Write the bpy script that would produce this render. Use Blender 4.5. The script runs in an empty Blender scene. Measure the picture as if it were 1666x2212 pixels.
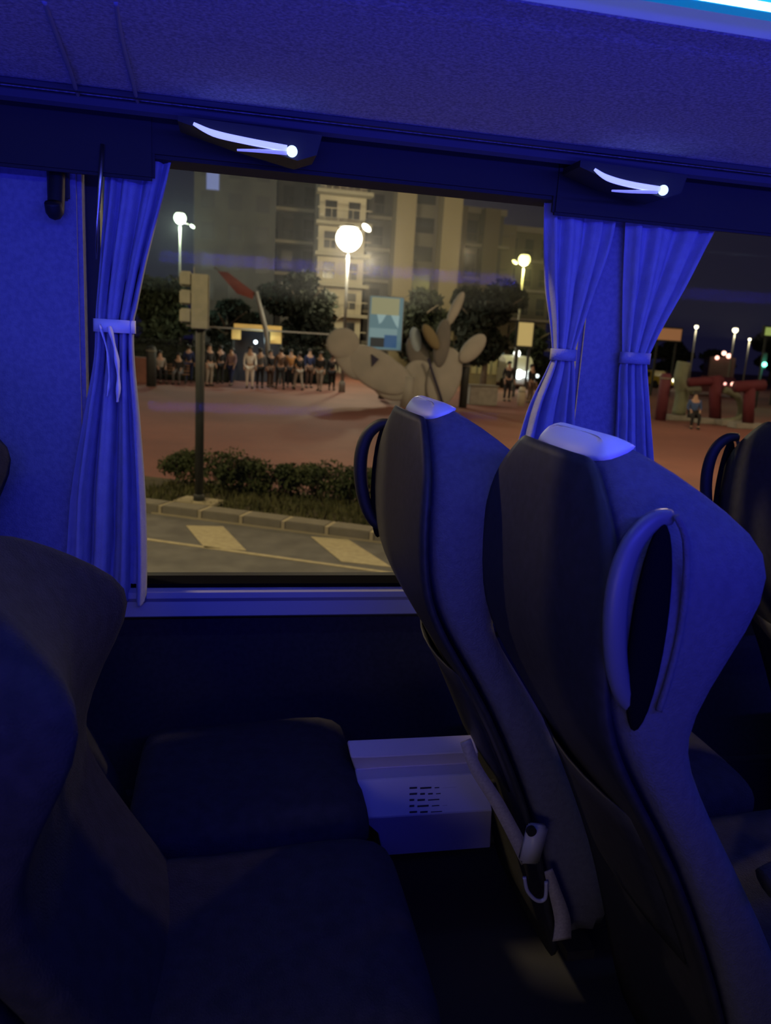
import bpy, bmesh, math, random
from mathutils import Vector, Matrix
R = math.radians
scene = bpy.context.scene
col = scene.collection

# ------------------------------------------------------------------ camera
EYE = Vector((0, 0, 2.5))
FPX = 1671.0
YAW, PITCH, ROLL = 12.0, -12.4, 3.5
ROT = Matrix.Rotation(-R(YAW), 3, 'Z') @ Matrix.Rotation(R(90 + PITCH), 3, 'X') @ Matrix.Rotation(R(ROLL), 3, 'Z')
cd = bpy.data.cameras.new('camera')
cam = bpy.data.objects.new('camera', cd)
col.objects.link(cam)
cam.matrix_world = Matrix.Translation(EYE) @ ROT.to_4x4()
cd.sensor_fit = 'VERTICAL'
cd.sensor_height = 24.0
cd.lens = 24.0 * FPX / 2212.0
cd.clip_start = 0.02
cd.clip_end = 600
cd.dof.use_dof = True
cd.dof.focus_distance = 1.4
cd.dof.aperture_fstop = 3.6
scene.camera = cam

# ------------------------------------------------------------------ view, world
scene.view_settings.view_transform = 'Standard'
scene.view_settings.look = 'None'
scene.view_settings.exposure = 0.0
scene.view_settings.gamma = 1.0
scene.view_settings.use_curve_mapping = False
world = bpy.data.worlds.new('night_sky')
scene.world = world
world.use_nodes = True
bg = world.node_tree.nodes['Background']
bg.inputs[0].default_value = (0.32, 0.28, 0.95, 1)
bg.inputs[1].default_value = 0.022

# ------------------------------------------------------------------ lights
def area(name, loc, target, sx, sy, power, color, spread=180):
    l = bpy.data.lights.new(name, 'AREA')
    l.shape = 'RECTANGLE'; l.size = sx; l.size_y = sy
    l.energy = power; l.color = color; l.spread = R(spread)
    o = bpy.data.objects.new(name, l); col.objects.link(o)
    o.location = loc
    d = (Vector(target) - Vector(loc)).normalized()
    o.rotation_euler = d.to_track_quat('-Z', 'X').to_euler() if False else d.to_track_quat('-Z', 'Y').to_euler()
    return o
def point(name, loc, power, color, radius=0.1, parent=None):
    l = bpy.data.lights.new(name, 'POINT')
    l.energy = power; l.color = color; l.shadow_soft_size = radius
    o = bpy.data.objects.new(name, l); col.objects.link(o)
    o.location = loc
    return o
BLUE = (0.045, 0.052, 1.0)
# the LED strip along the rack on the camera's side of the aisle
area('led_strip_light', (1.5, -0.22, 2.86), (1.3, 1.8, 2.52), 4.2, 0.06, 16, BLUE, 95)
# the LED strip along the rack above the far seats
area('far_led_strip_light', (0.9, 0.93, 2.90), (0.9, 0.55, 2.2), 4.6, 0.04, 4.0, BLUE)
# unseen fill added on the camera's side to brighten the rack underside
area('rack_fill_light', (0.6, -0.95, 2.05), (0.8, 1.0, 3.1), 4.5, 0.06, 12, BLUE, 80)
# street lamps that stand along the road outside the frame
WARM = (1.0, 0.72, 0.36)
point('road_lamp_light', (-5.5, 5.0, 8.5), 2400, WARM, 0.3)
point('road_lamp_light', (14.0, 6.5, 9.0), 2400, WARM, 0.3)
# weak warm fill, added to lift the lower seat sides
area('warm_fill_light', (-0.6, -1.0, 1.95), (0.85, 1.35, 1.45), 1.4, 0.5, 0.85, (1.0, 0.84, 0.80), 62)
point('square_lamp_light', (-12.0, 18.0, 9.0), 2300, (1.0, 0.70, 0.42), 0.3)
point('square_lamp_light', (12.0, 18.0, 9.5), 2100, (1.0, 0.68, 0.40), 0.3)
point('square_lamp_light', (30.0, 22.0, 9.0), 1800, (1.0, 0.60, 0.40), 0.3)

# ------------------------------------------------------------------ pixel rays (photo frame 1666 x 2212)
def ray(px, py):
    return ROT @ Vector(((px - 833) / FPX, -(py - 1106) / FPX, -1.0))
def atY(px, py, Y):
    d = ray(px, py); return EYE + d * (Y / d.y)
def atZ(px, py, z=0.0):
    d = ray(px, py); return EYE + d * ((z - EYE.z) / d.z)

# ------------------------------------------------------------------ materials
MATS = {}
def mat(name, c, rough=0.7, c2=None, scale=20.0, bump=0.0, bscale=None, metal=0.0, spec=0.5, emit=0.0, ecol=None, detail=4.0):
    if name in MATS: return MATS[name]
    m = bpy.data.materials.new(name); m.use_nodes = True
    nt = m.node_tree; b = nt.nodes['Principled BSDF']
    b.inputs['Base Color'].default_value = (*c, 1)
    b.inputs['Roughness'].default_value = rough
    b.inputs['Metallic'].default_value = metal
    b.inputs['Specular IOR Level'].default_value = spec
    tc = nt.nodes.new('ShaderNodeTexCoord')
    if c2:
        n = nt.nodes.new('ShaderNodeTexNoise'); n.inputs['Scale'].default_value = scale; n.inputs['Detail'].default_value = detail
        r = nt.nodes.new('ShaderNodeValToRGB')
        r.color_ramp.elements[0].position = 0.35; r.color_ramp.elements[1].position = 0.65
        r.color_ramp.elements[0].color = (*c, 1); r.color_ramp.elements[1].color = (*c2, 1)
        nt.links.new(tc.outputs['Object'], n.inputs['Vector'])
        nt.links.new(n.outputs['Fac'], r.inputs['Fac'])
        nt.links.new(r.outputs['Color'], b.inputs['Base Color'])
    if bump:
        n = nt.nodes.new('ShaderNodeTexNoise'); n.inputs['Scale'].default_value = bscale or scale; n.inputs['Detail'].default_value = 2
        bp = nt.nodes.new('ShaderNodeBump'); bp.inputs['Strength'].default_value = bump; bp.inputs['Distance'].default_value = 0.01
        nt.links.new(tc.outputs['Object'], n.inputs['Vector'])
        nt.links.new(n.outputs['Fac'], bp.inputs['Height'])
        nt.links.new(bp.outputs['Normal'], b.inputs['Normal'])
    if emit:
        b.inputs['Emission Color'].default_value = (*(ecol or c), 1)
        b.inputs['Emission Strength'].default_value = emit
    MATS[name] = m
    return m
def glass_mat():
    m = bpy.data.materials.new('window_glass'); m.use_nodes = True
    nt = m.node_tree; nt.nodes.clear()
    o = nt.nodes.new('ShaderNodeOutputMaterial'); mx = nt.nodes.new('ShaderNodeMixShader')
    t = nt.nodes.new('ShaderNodeBsdfTransparent'); t.inputs[0].default_value = (0.9, 0.93, 0.92, 1)
    g = nt.nodes.new('ShaderNodeBsdfGlossy'); g.inputs['Roughness'].default_value = 0.03
    mx.inputs[0].default_value = 0.0006; nt.links.new(t.outputs[0], mx.inputs[1]); nt.links.new(g.outputs[0], mx.inputs[2])
    nt.links.new(mx.outputs[0], o.inputs[0])
    return m
GLASS = glass_mat()
M_shell = mat('dark_plastic_shell', (0.018, 0.018, 0.022), 0.6, (0.028, 0.028, 0.034), 60)
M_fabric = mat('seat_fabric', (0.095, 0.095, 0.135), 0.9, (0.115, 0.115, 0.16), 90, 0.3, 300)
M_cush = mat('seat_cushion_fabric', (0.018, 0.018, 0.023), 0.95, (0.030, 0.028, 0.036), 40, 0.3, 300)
M_cap = mat('headrest_vinyl', (0.80, 0.82, 0.95), 0.45)
M_handle = mat('handle_plastic', (0.14, 0.14, 0.18), 0.4)
M_metal = mat('hinge_metal', (0.6, 0.58, 0.52), 0.3, metal=1.0)
M_belt = mat('belt_webbing', (0.30, 0.27, 0.24), 0.8, (0.38, 0.34, 0.30), 200)
M_buckle = mat('buckle_plastic', (0.45, 0.44, 0.45), 0.35)
M_curtain = mat('curtain_cloth', (0.30, 0.31, 0.45), 0.95, (0.35, 0.36, 0.51), 30, 0.2, 250)
M_panel = mat('pillar_fabric', (0.21, 0.21, 0.32), 0.95, (0.27, 0.27, 0.38), 90, 0.3, 300)
M_rack = mat('rack_fabric', (0.40, 0.38, 0.50), 0.95, (0.75, 0.72, 0.85), 170, 0.5, 300)
M_trimblue = mat('sill_plastic', (0.36, 0.36, 0.44), 0.5)
M_black = mat('black_rubber', (0.012, 0.012, 0.014), 0.6)
M_wall = mat('dark_wall_carpet', (0.02, 0.02, 0.026), 0.95, (0.03, 0.03, 0.036), 80)
M_floor = mat('dark_floor', (0.02, 0.02, 0.025), 0.8)
M_white = mat('white_strap', (0.85, 0.85, 0.9), 0.7)

# ------------------------------------------------------------------ helpers
def mesh_obj(name, bm, m, parent=None, smooth=False, sub=0):
    me = bpy.data.meshes.new(name)
    bm.normal_update()
    bm.to_mesh(me); bm.free()
    me.materials.append(m)
    if smooth:
        for p in me.polygons: p.use_smooth = True
    o = bpy.data.objects.new(name, me); col.objects.link(o)
    if parent: o.parent = parent
    if sub:
        s = o.modifiers.new('sub', 'SUBSURF'); s.levels = sub; s.render_levels = sub
    return o
def tag(o, label=None, cat=None, group=None, kind=None):
    if label: o['label'] = label
    if cat: o['category'] = cat
    if group: o['group'] = group
    if kind: o['kind'] = kind
    return o
def thing(name, label, cat, loc=(0, 0, 0), rotz=0.0, group=None):
    o = bpy.data.objects.new(name, None); col.objects.link(o)
    o.location = loc; o.rotation_euler = (0, 0, rotz)
    o.empty_display_size = 0.2
    return tag(o, label, cat, group)
def add_box(bm, c, s, rot=None, bevel=0.0):
    r = bmesh.ops.create_cube(bm, size=1.0)
    vs = r['verts']
    M = Matrix.Translation(Vector(c)) @ (rot.to_4x4() if rot else Matrix.Identity(4)) @ Matrix.Diagonal((*s, 1))
    bmesh.ops.transform(bm, matrix=M, verts=vs)
    if bevel:
        es = list({e for v in vs for e in v.link_edges})
        bmesh.ops.bevel(bm, geom=es, offset=bevel, segments=2, affect='EDGES')
def box(name, lo, hi, m, parent=None, bevel=0.0):
    bm = bmesh.new()
    lo = Vector(lo); hi = Vector(hi)
    add_box(bm, (lo + hi) / 2, hi - lo, bevel=bevel)
    return mesh_obj(name, bm, m, parent)
def add_tube(bm, pts, rad, n=8, flat=None):
    """tube along pts; rad number or list; flat = squash factor along the second normal"""
    pts = [Vector(p) for p in pts]
    rings = []
    up = None
    for i, p in enumerate(pts):
        t = (pts[min(i + 1, len(pts) - 1)] - pts[max(i - 1, 0)]).normalized()
        if up is None:
            a = Vector((0, 0, 1)) if abs(t.z) < 0.9 else Vector((0, 1, 0))
            up = (a - t * a.dot(t)).normalized()
        else:
            up = (up - t * up.dot(t)).normalized()
        s = t.cross(up)
        r = rad[i] if isinstance(rad, (list, tuple)) else rad
        f = flat or 1.0
        rings.append([bm.verts.new(p + up * (math.cos(2 * math.pi * k / n) * r) + s * (math.sin(2 * math.pi * k / n) * r * f)) for k in range(n)])
    for a, b in zip(rings, rings[1:]):
        for k in range(n):
            bm.faces.new((a[k], a[(k + 1) % n], b[(k + 1) % n], b[k]))
    bm.faces.new(rings[0][::-1]); bm.faces.new(rings[-1])
def tube(name, pts, rad, m, parent=None, n=8, flat=None):
    bm = bmesh.new(); add_tube(bm, pts, rad, n, flat)
    return mesh_obj(name, bm, m, parent, True)
def loft(name, rings, m, parent=None, sub=0, cap=True, smooth=True):
    bm = bmesh.new()
    rr = [[bm.verts.new(p) for p in r] for r in rings]
    for a, b in zip(rr, rr[1:]):
        n = len(a)
        for k in range(n):
            bm.faces.new((a[k], a[(k + 1) % n], b[(k + 1) % n], b[k]))
    if cap:
        bm.faces.new(rr[0][::-1]); bm.faces.new(rr[-1])
    return mesh_obj(name, bm, m, parent, smooth, sub)
def prism(name, poly, axis, a, b, m, parent=None, bevel=0.0):
    """poly of 2-D points extruded along axis ('x' or 'y' or 'z') from a to b"""
    def P(u, v, w):
        return {'x': (w, u, v), 'y': (u, w, v), 'z': (u, v, w)}[axis]
    bm = bmesh.new()
    A = [bm.verts.new(P(u, v, a)) for u, v in poly]; B = [bm.verts.new(P(u, v, b)) for u, v in poly]
    n = len(poly)
    bm.faces.new(A[::-1]); bm.faces.new(B)
    for k in range(n): bm.faces.new((A[k], A[(k + 1) % n], B[(k + 1) % n], B[k]))
    bmesh.ops.recalc_face_normals(bm, faces=bm.faces)
    if bevel: bmesh.ops.bevel(bm, geom=list(bm.edges), offset=bevel, segments=2, affect='EDGES')
    return mesh_obj(name, bm, m, parent)
def interp(tab, z):
    """tab: rows (z, a, b, ...) with falling z"""
    if z >= tab[0][0]: return tab[0][1:]
    for p, q in zip(tab, tab[1:]):
        if z >= q[0]:
            f = (p[0] - z) / (p[0] - q[0])
            return tuple(a + (b - a) * f for a, b in zip(p[1:], q[1:]))
    return tab[-1][1:]
def smoothline(pts, n=6):
    pts = [Vector(p) for p in pts]; out = []
    P = [pts[0]] + pts + [pts[-1]]
    for i in range(1, len(P) - 2):
        for k in range(n):
            t = k / n; a, b, c, d = P[i - 1], P[i], P[i + 1], P[i + 2]
            out.append(0.5 * ((2 * b) + (c - a) * t + (2 * a - 5 * b + 4 * c - d) * t * t + (3 * b - a - 3 * c + d) * t ** 3))
    out.append(pts[-1])
    return out

# ================================================================== THE COACH
FL = 1.1            # coach floor height
X0, X1 = -2.6, 4.2
def struct(o): o['kind'] = 'structure'; return o
struct(box('floor', (X0, -1.1, FL - 0.05), (X1, 1.98, FL), M_floor))
struct(box('ceiling', (X0, -1.1, 3.35), (X1, 1.98, 3.40), mat('ceiling_fabric', (0.2, 0.2, 0.25), 0.9)))
struct(box('wall_near', (X0, -1.15, FL - .05), (X1, -1.1, 3.40), M_wall))
struct(box('wall_rear', (X0 - .05, -1.15, FL - .05), (X0, 1.98, 3.40), M_wall))
struct(box('wall_front', (X1, -1.15, FL - .05), (X1 + .05, 1.98, 3.40), M_wall))
struct(box('wall_window_side', (X0, 1.91, FL), (X1, 1.98, 1.86), M_wall))
struct(box('wall_above_windows', (X0, 1.91, 2.93), (X1, 1.98, 3.35), M_wall))
# pillars between the windows, covered in pale fabric
struct(box('trim_1', (-1.10, 1.875, 1.86), (-0.315, 1.975, 2.98), M_panel, bevel=0.01))
struct(box('trim_2', (0.875, 1.875, 1.86), (1.02, 1.975, 2.98), M_panel, bevel=0.01))
struct(box('trim_3', (2.55, 1.90, 1.86), (2.85, 1.975, 2.98), M_panel, bevel=0.01))
for i, (a, b) in enumerate(((-0.315, 0.875), (1.02, 2.55), (-2.55, -1.10))):
    w = bpy.data.objects.new('window_%d' % (i + 1), None); col.objects.link(w); struct(w)
    w.location = (a, 1.95, 1.86)
    bm = bmesh.new()
    for lo, hi in (((a, 1.93, 1.86), (b, 1.97, 1.89)), ((a, 1.93, 2.90), (b, 1.97, 2.93)), ((a, 1.93, 1.86), (a + .03, 1.97, 2.93)), ((b - .03, 1.93, 1.86), (b, 1.97, 2.93))):
        lo = Vector(lo) - w.location; hi = Vector(hi) - w.location
        add_box(bm, (lo + hi) / 2, hi - lo)
    mesh_obj('window_frame', bm, M_black, w)
    bm = bmesh.new()
    add_box(bm, ((b - a) / 2, 0.0, 0.535), (b - a - .05, 0.004, 1.02))
    mesh_obj('glass_pane', bm, GLASS, w)
# window sill ledge with a rolled front
prism_pts = [(1.93, 1.890), (1.865, 1.884), (1.848, 1.876), (1.846, 1.862), (1.856, 1.850), (1.850, 1.815), (1.862, 1.808), (1.93, 1.808)]
struct(prism('trim_4', prism_pts, 'x', X0, X1, M_trimblue))
struct(box('trim_9', (X0, 1.862, 1.884), (X1, 1.93, 1.894), mat('gasket_and_sill_cover', (.006, .006, .007), 1.0, spec=0.0)))  # gasket, widened to cover the sill top and keep it dark
# lower ledge / heating duct cover near the floor
struct(box('baseboard_window_side', (X0, 1.86, FL), (X1, 1.91, FL + .22), mat('duct_cover', (.03, .03, .04), .6), bevel=.01))
# dark header panel above the windows
struct(box('trim_5', (X0, 1.80, 2.845), (X1, 1.91, 2.96), mat('header_panel_and_shadow', (0.02, 0.017, 0.022), 0.8), bevel=0.008))
struct(box('shadow_trim_1', (X0, 1.795, 2.800), (-0.155, 1.815, 2.93), mat('header_panel_and_shadow', (0, 0, 0)), bevel=.006))  # dark board added in place of the header's shadow on the left curtain
struct(box('shadow_trim_2', (0.735, 1.795, 2.812), (X1, 1.815, 2.93), mat('header_panel_and_shadow', (0, 0, 0)), bevel=.006))  # added likewise for the header shadow on the right curtain tops
# thin bright strips at the window edge
struct(tube('trim_6', [atY(222, 312, 1.79), atY(216, 400, 1.79), atY(210, 480, 1.80), atY(208, 560, 1.81)], [0.005, .005, .004, .002], M_metal, n=6))
struct(tube('trim_7', [atY(1176, 392, 1.88), atY(1181, 440, 1.88), atY(1184, 500, 1.88)], [0.008, .007, .003], M_metal, n=6))

# luggage rack: underside, lip, edge cove with the LED strip
rack = thing('luggage_rack', 'long fabric-covered luggage rack over the windows, seen from below', 'luggage rack', (0, 1.4, 2.93))
def relpoly(poly, oy, oz): return [(a - oy, b - oz) for a, b in poly]
under = [(1.80, 2.93), (1.755, 2.928), (1.742, 2.938), (1.66, 2.940), (1.52, 2.938), (1.30, 2.932), (1.12, 2.928), (1.05, 2.930), (1.035, 2.940),
         (1.035, 3.00), (1.2, 3.10), (1.905, 3.20), (1.905, 2.965)]
prism('rack_shell', relpoly(under, 1.4, 2.93), 'x', X0 + .01, X1 - .01, M_rack, rack)
M_lip = mat('rack_lip_plastic', (0.07, 0.07, 0.09), 0.7)
prism('rack_lip', relpoly([(1.765, 2.926), (1.765, 2.916), (1.752, 2.912), (1.742, 2.918), (1.736, 2.932), (1.75, 2.94)], 1.4, 2.93), 'x', X0, X1, M_lip, rack)
prism('lip_bead', relpoly([(1.712, 2.936), (1.706, 2.929), (1.694, 2.929), (1.688, 2.936), (1.70, 2.945)], 1.4, 2.93), 'x', X0, X1, M_lip, rack)
M_cove = mat('led_cove', (0.75, 0.75, 0.8), 0.6)
prism('led_cove', relpoly([(1.045, 2.931), (1.03, 2.925), (0.995, 2.935), (0.985, 2.952), (0.93, 2.955), (0.93, 2.975), (1.045, 2.975)], 1.4, 2.93), 'x', X0, X1, M_cove, rack)
prism('led_casing', relpoly([(1.003, 2.934), (0.968, 2.929), (0.962, 2.934), (0.962, 2.948), (0.995, 2.952)], 1.4, 2.93), 'x', X0, X1,
      mat('led_casing_glow', (0.0, 0.2, 0.4), 0.5, emit=1.0, ecol=(0.0, 0.13, 0.36)), rack)
tb = tube('led_tube', [(X0, 0.957 - 1.4, 0.0), (X1, 0.957 - 1.4, 0.0)], 0.0045, mat('led_white_glow', (0.9, 0.95, 1), 0.5, emit=10.0, ecol=(0.62, 0.85, 1.0)), rack)
struct(box('trim_8', (X0, 0.60, 2.98), (X1, 0.955, 3.0), mat('ceiling_edge', (.3, .3, .4), .7)))
# curved seams that run across the rack at a panel joint
for pts in ([(95, 0), (120, 70), (150, 150), (178, 230), (210, 300)], [(250, 0), (262, 80), (282, 160), (305, 250)]):
    ps = [atZ(x, y, 2.933) for x, y in pts]
    tube('panel_seam', [p - rack.location for p in smoothline(ps)], 0.004, M_trimblue, rack, 6)

# LED reflections on the two service units, built as glowing curved tubes
M_glow = mat('gleam_glow', (0.8, 0.85, 1), 0.4, emit=1.6, ecol=(0.26, 0.30, 0.95))
M_ball = mat('gleam_ball_glow', (0.8, 0.9, 1), 0.4, emit=2.2, ecol=(0.40, 0.55, 1.0))
M_glow2 = mat('gleam_glow_faint', (0.8, 0.85, 1), 0.4, emit=1.0, ecol=(0.16, 0.17, 0.60))
def service_gleam(label, upper, lower, ball):
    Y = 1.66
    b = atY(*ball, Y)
    t = thing('led_reflection', label, 'lamp', b, 0, 'LED reflections under the luggage rack')  # not a lamp: stands in for an LED reflection
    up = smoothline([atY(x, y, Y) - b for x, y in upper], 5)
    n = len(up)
    tube('gleam_tube', up, [0.003 + 0.0035 * min(1, 3 * i / n) for i in range(n)], M_glow, t, 8)
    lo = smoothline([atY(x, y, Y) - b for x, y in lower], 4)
    tube('gleam_tube', lo, [0.002 + 0.003 * i / len(lo) for i in range(len(lo))], M_glow2, t, 8)
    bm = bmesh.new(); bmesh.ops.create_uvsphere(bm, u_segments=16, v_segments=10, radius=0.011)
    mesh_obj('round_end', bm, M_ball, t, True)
    # dark housing behind the tubes, hung from the rack
    L = (up[0] - up[-1]).length
    poly = [(up[0].x - .03, 0.044), (up[0].x - .03, up[0].z + .004), (up[n // 2].x, up[n // 2].z - .002), (0.012, -0.014), (0.05, 0.0), (0.06, 0.038)]
    box('mounting_bracket', (-.12, .085, .03), (-.02, .10, .08), M_black, t)
    prism('housing', poly, 'y', 0.010, 0.10, M_black, t)
service_gleam('left of the two curved glowing LED reflections below the rack, above the window', [(418, 267), (462, 288), (530, 304), (620, 321)], [(512, 324), (560, 326), (620, 330)], (631, 327))
service_gleam('right of the two curved glowing LED reflections below the rack, above the curtain pair', [(1285, 366), (1312, 384), (1360, 398), (1425, 409)], [(1322, 412), (1365, 414), (1420, 414)], (1433, 411))

# coat hook on the pillar at the left
hk = thing('coat_hook', 'dark coat hook on the pale pillar beside the left curtain', 'hook', atY(127, 400, 1.87))
hz = hk.location
box('hook_plate', (-.022, -.012, -.03), (.022, .004, .07), M_black, hk, .004)
tube('hook', smoothline([(0, -.012, 0.02), (0, -.03, -.03), (0, -.04, -.055), (0, -.055, -.06), (0, -.065, -.045)]), 0.017, M_black, hk, 10)

# ------------------------------------------------------------------ curtains
def curtain(label, rows, folds, tie, Y=1.845, amp=0.018, tail=False, tiebright=False, seed=0):
    """rows: (py, left px, right px, fold depth factor)"""
    rnd = random.Random(seed)
    rows3 = []
    for (py, l, r, k) in rows:
        a, b = atY(l, py, Y), atY(r, py, Y)
        rows3.append((a, b, k))
    base = Vector(((rows3[0][0].x + rows3[0][1].x) / 2, Y, rows3[-1][0].z))
    t = thing('curtain', label, 'curtain', base, 0, 'tied window curtains')
    ph = [rnd.uniform(-.4, .4) for _ in range(6)]
    nu = folds * 10
    bm = bmesh.new()
    nv = 60; grid = []
    for j in range(nv + 1):
        f = j / nv * (len(rows3) - 1); i = min(int(f), len(rows3) - 2); g = f - i
        # catmull over rows
        def cr(idx):
            q = [rows3[max(0, min(len(rows3) - 1, i + d))][idx] for d in (-1, 0, 1, 2)]
            return 0.5 * ((2 * q[1]) + (q[2] - q[0]) * g + (2 * q[0] - 5 * q[1] + 4 * q[2] - q[3]) * g * g + (3 * q[1] - q[0] - 3 * q[2] + q[3]) * g ** 3)
        a, b = cr(0), cr(1); k = rows3[i][2] * (1 - g) + rows3[i + 1][2] * g
        row = []
        for m_ in range(nu + 1):
            u = m_ / nu
            w = u + 0.05 * math.sin(2 * math.pi * u + ph[0]) + .03 * math.sin(5 * u + 4 * j / nv + ph[1])
            p = a.lerp(b, u) - base
            p.y += k * amp * math.sin(2 * math.pi * folds * w) + k * amp * .35 * math.sin(2 * math.pi * (folds * 2.3) * w + ph[2] + 2 * j / nv)
            row.append(bm.verts.new(p))
        grid.append(row)
    for A, B in zip(grid, grid[1:]):
        for q in range(nu): bm.faces.new((A[q], A[q + 1], B[q + 1], B[q]))
    o = mesh_obj('curtain_cloth', bm, M_curtain, t, True)
    s = o.modifiers.new('thick', 'SOLIDIFY'); s.thickness = 0.002
    # gathered tieback band
    (py, l, r) = tie
    a, b = atY(l, py, Y) - base, atY(r, py + (r - l) * .06, Y) - base
    pts = []
    for i in range(25):
        ang = 2 * math.pi * i / 24
        c = (a + b) / 2; hw = (b - a) / 2
        pts.append(c + hw * math.cos(ang) * 1.04 + Vector((0, -0.020 * math.sin(ang), 0)))
    bm = bmesh.new()
    H = 0.014
    ring = [(bm.verts.new(p + Vector((0, 0, -H))), bm.verts.new(p + Vector((0, 0, H)))) for p in pts]
    for A, B in zip(ring, ring[1:]): bm.faces.new((A[0], B[0], B[1], A[1]))
    tb = mesh_obj('tieback', bm, M_white if tiebright else M_curtain, t, True)
    s = tb.modifiers.new('thick', 'SOLIDIFY'); s.thickness = 0.004
    if tail:
        tb['label'] = 'pale ribbon tieback'
        for pts_, wd in (([(215, 700), (232, 760), (236, 820), (232, 856)], .012), ([(236, 705), (250, 760), (256, 820), (254, 868)], .022)):
            ps = [atY(x, y, Y - .032) - base for x, y in pts_]
            tube('ribbon_tail', smoothline(ps), [wd * (.75 + .25 * math.sin(i)) for i in range(len(smoothline(ps)))], M_white, tb, 8, 0.25)
    return t
curtain('long blue-lit curtain at the left edge of the window, pale tie ribbon',
        [(335, 228, 375, .5), (430, 224, 352, .8), (560, 214, 318, 1), (660, 206, 296, .7), (700, 205, 288, .6), (780, 200, 289, .9), (900, 178, 300, 1.2), (1060, 152, 312, 1.5), (1180, 145, 316, 1.6), (1262, 140, 316, 1.6), (1300, 145, 314, 1.6)],
        4, (702, 207, 288), tail=True, tiebright=True, seed=3)
curtain('left curtain of the tied pair, flaring down toward the window',
        [(430, 1178, 1335, .6), (520, 1179, 1318, .8), (620, 1183, 1285, .9), (700, 1192, 1258, .7), (765, 1195, 1238, .5), (800, 1183, 1240, .7), (880, 1145, 1240, 1), (980, 1115, 1240, 1.2), (1080, 1090, 1238, 1.3), (1250, 1060, 1236, 1.3)],
        4, (765, 1194, 1240), seed=5)
curtain('right curtain of the tied pair, top reaching over the right window',
        [(455, 1352, 1560, .6), (520, 1352, 1528, .8), (620, 1350, 1475, .9), (700, 1348, 1432, .7), (772, 1346, 1398, .5), (800, 1340, 1394, .7), (880, 1336, 1398, 1), (980, 1330, 1405, 1.2), (1080, 1325, 1410, 1.3), (1250, 1320, 1415, 1.3)],
        4, (772, 1344, 1400), seed=8)

# ------------------------------------------------------------------ seats
# z, rear x, front x, half width, front hollow depth    (row ahead, aisle seat; x measured in the coach)
PROF = [(2.386, .486, .512, .092, 0.0), (2.372, .478, .530, .122, .005), (2.345, .474, .580, .160, .02), (2.310, .470, .650, .200, .05), (2.27, .468, .690, .232, .06),
        (2.21, .464, .685, .245, .05), (2.13, .466, .640, .246, .02), (2.05, .480, .606, .240, 0), (1.99, .508, .606, .235, -.01), (1.93, .545, .634, .230, -.02),
        (1.82, .618, .700, .226, -.035), (1.68, .685, .785, .226, -.045), (1.55, .742, .855, .224, -.05), (1.42, .785, .91, .222, -.03), (1.20, .845, .98, .215, 0)]
def ring_at(z, rx, fx, w, dep, yc, dx):
    pts = []
    cr = min(.02, (fx - rx) * .35)
    n = 7
    for i in range(n):                     # rear face
        y = -w + cr + (2 * w - 2 * cr) * i / (n - 1)
        pts.append((rx + .012 * (y / w) ** 2, y))
    pts.append((rx + cr, w)); pts.append((fx - cr, w))
    for i in range(n + 2):
        y = w - cr * .6 - (2 * w - 1.2 * cr) * i / (n + 1)
        pts.append((fx - dep * (1 - (y / w) ** 2), y))
    pts.append((fx - cr, -w)); pts.append((rx + cr, -w))
    k = .5 * max(0.0, min(1.0, (z - 2.33) / .04))     # the top slopes down towards the rear
    return [Vector((x + dx, y + yc, z + (x - .505) * k)) for x, y in pts]
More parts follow.
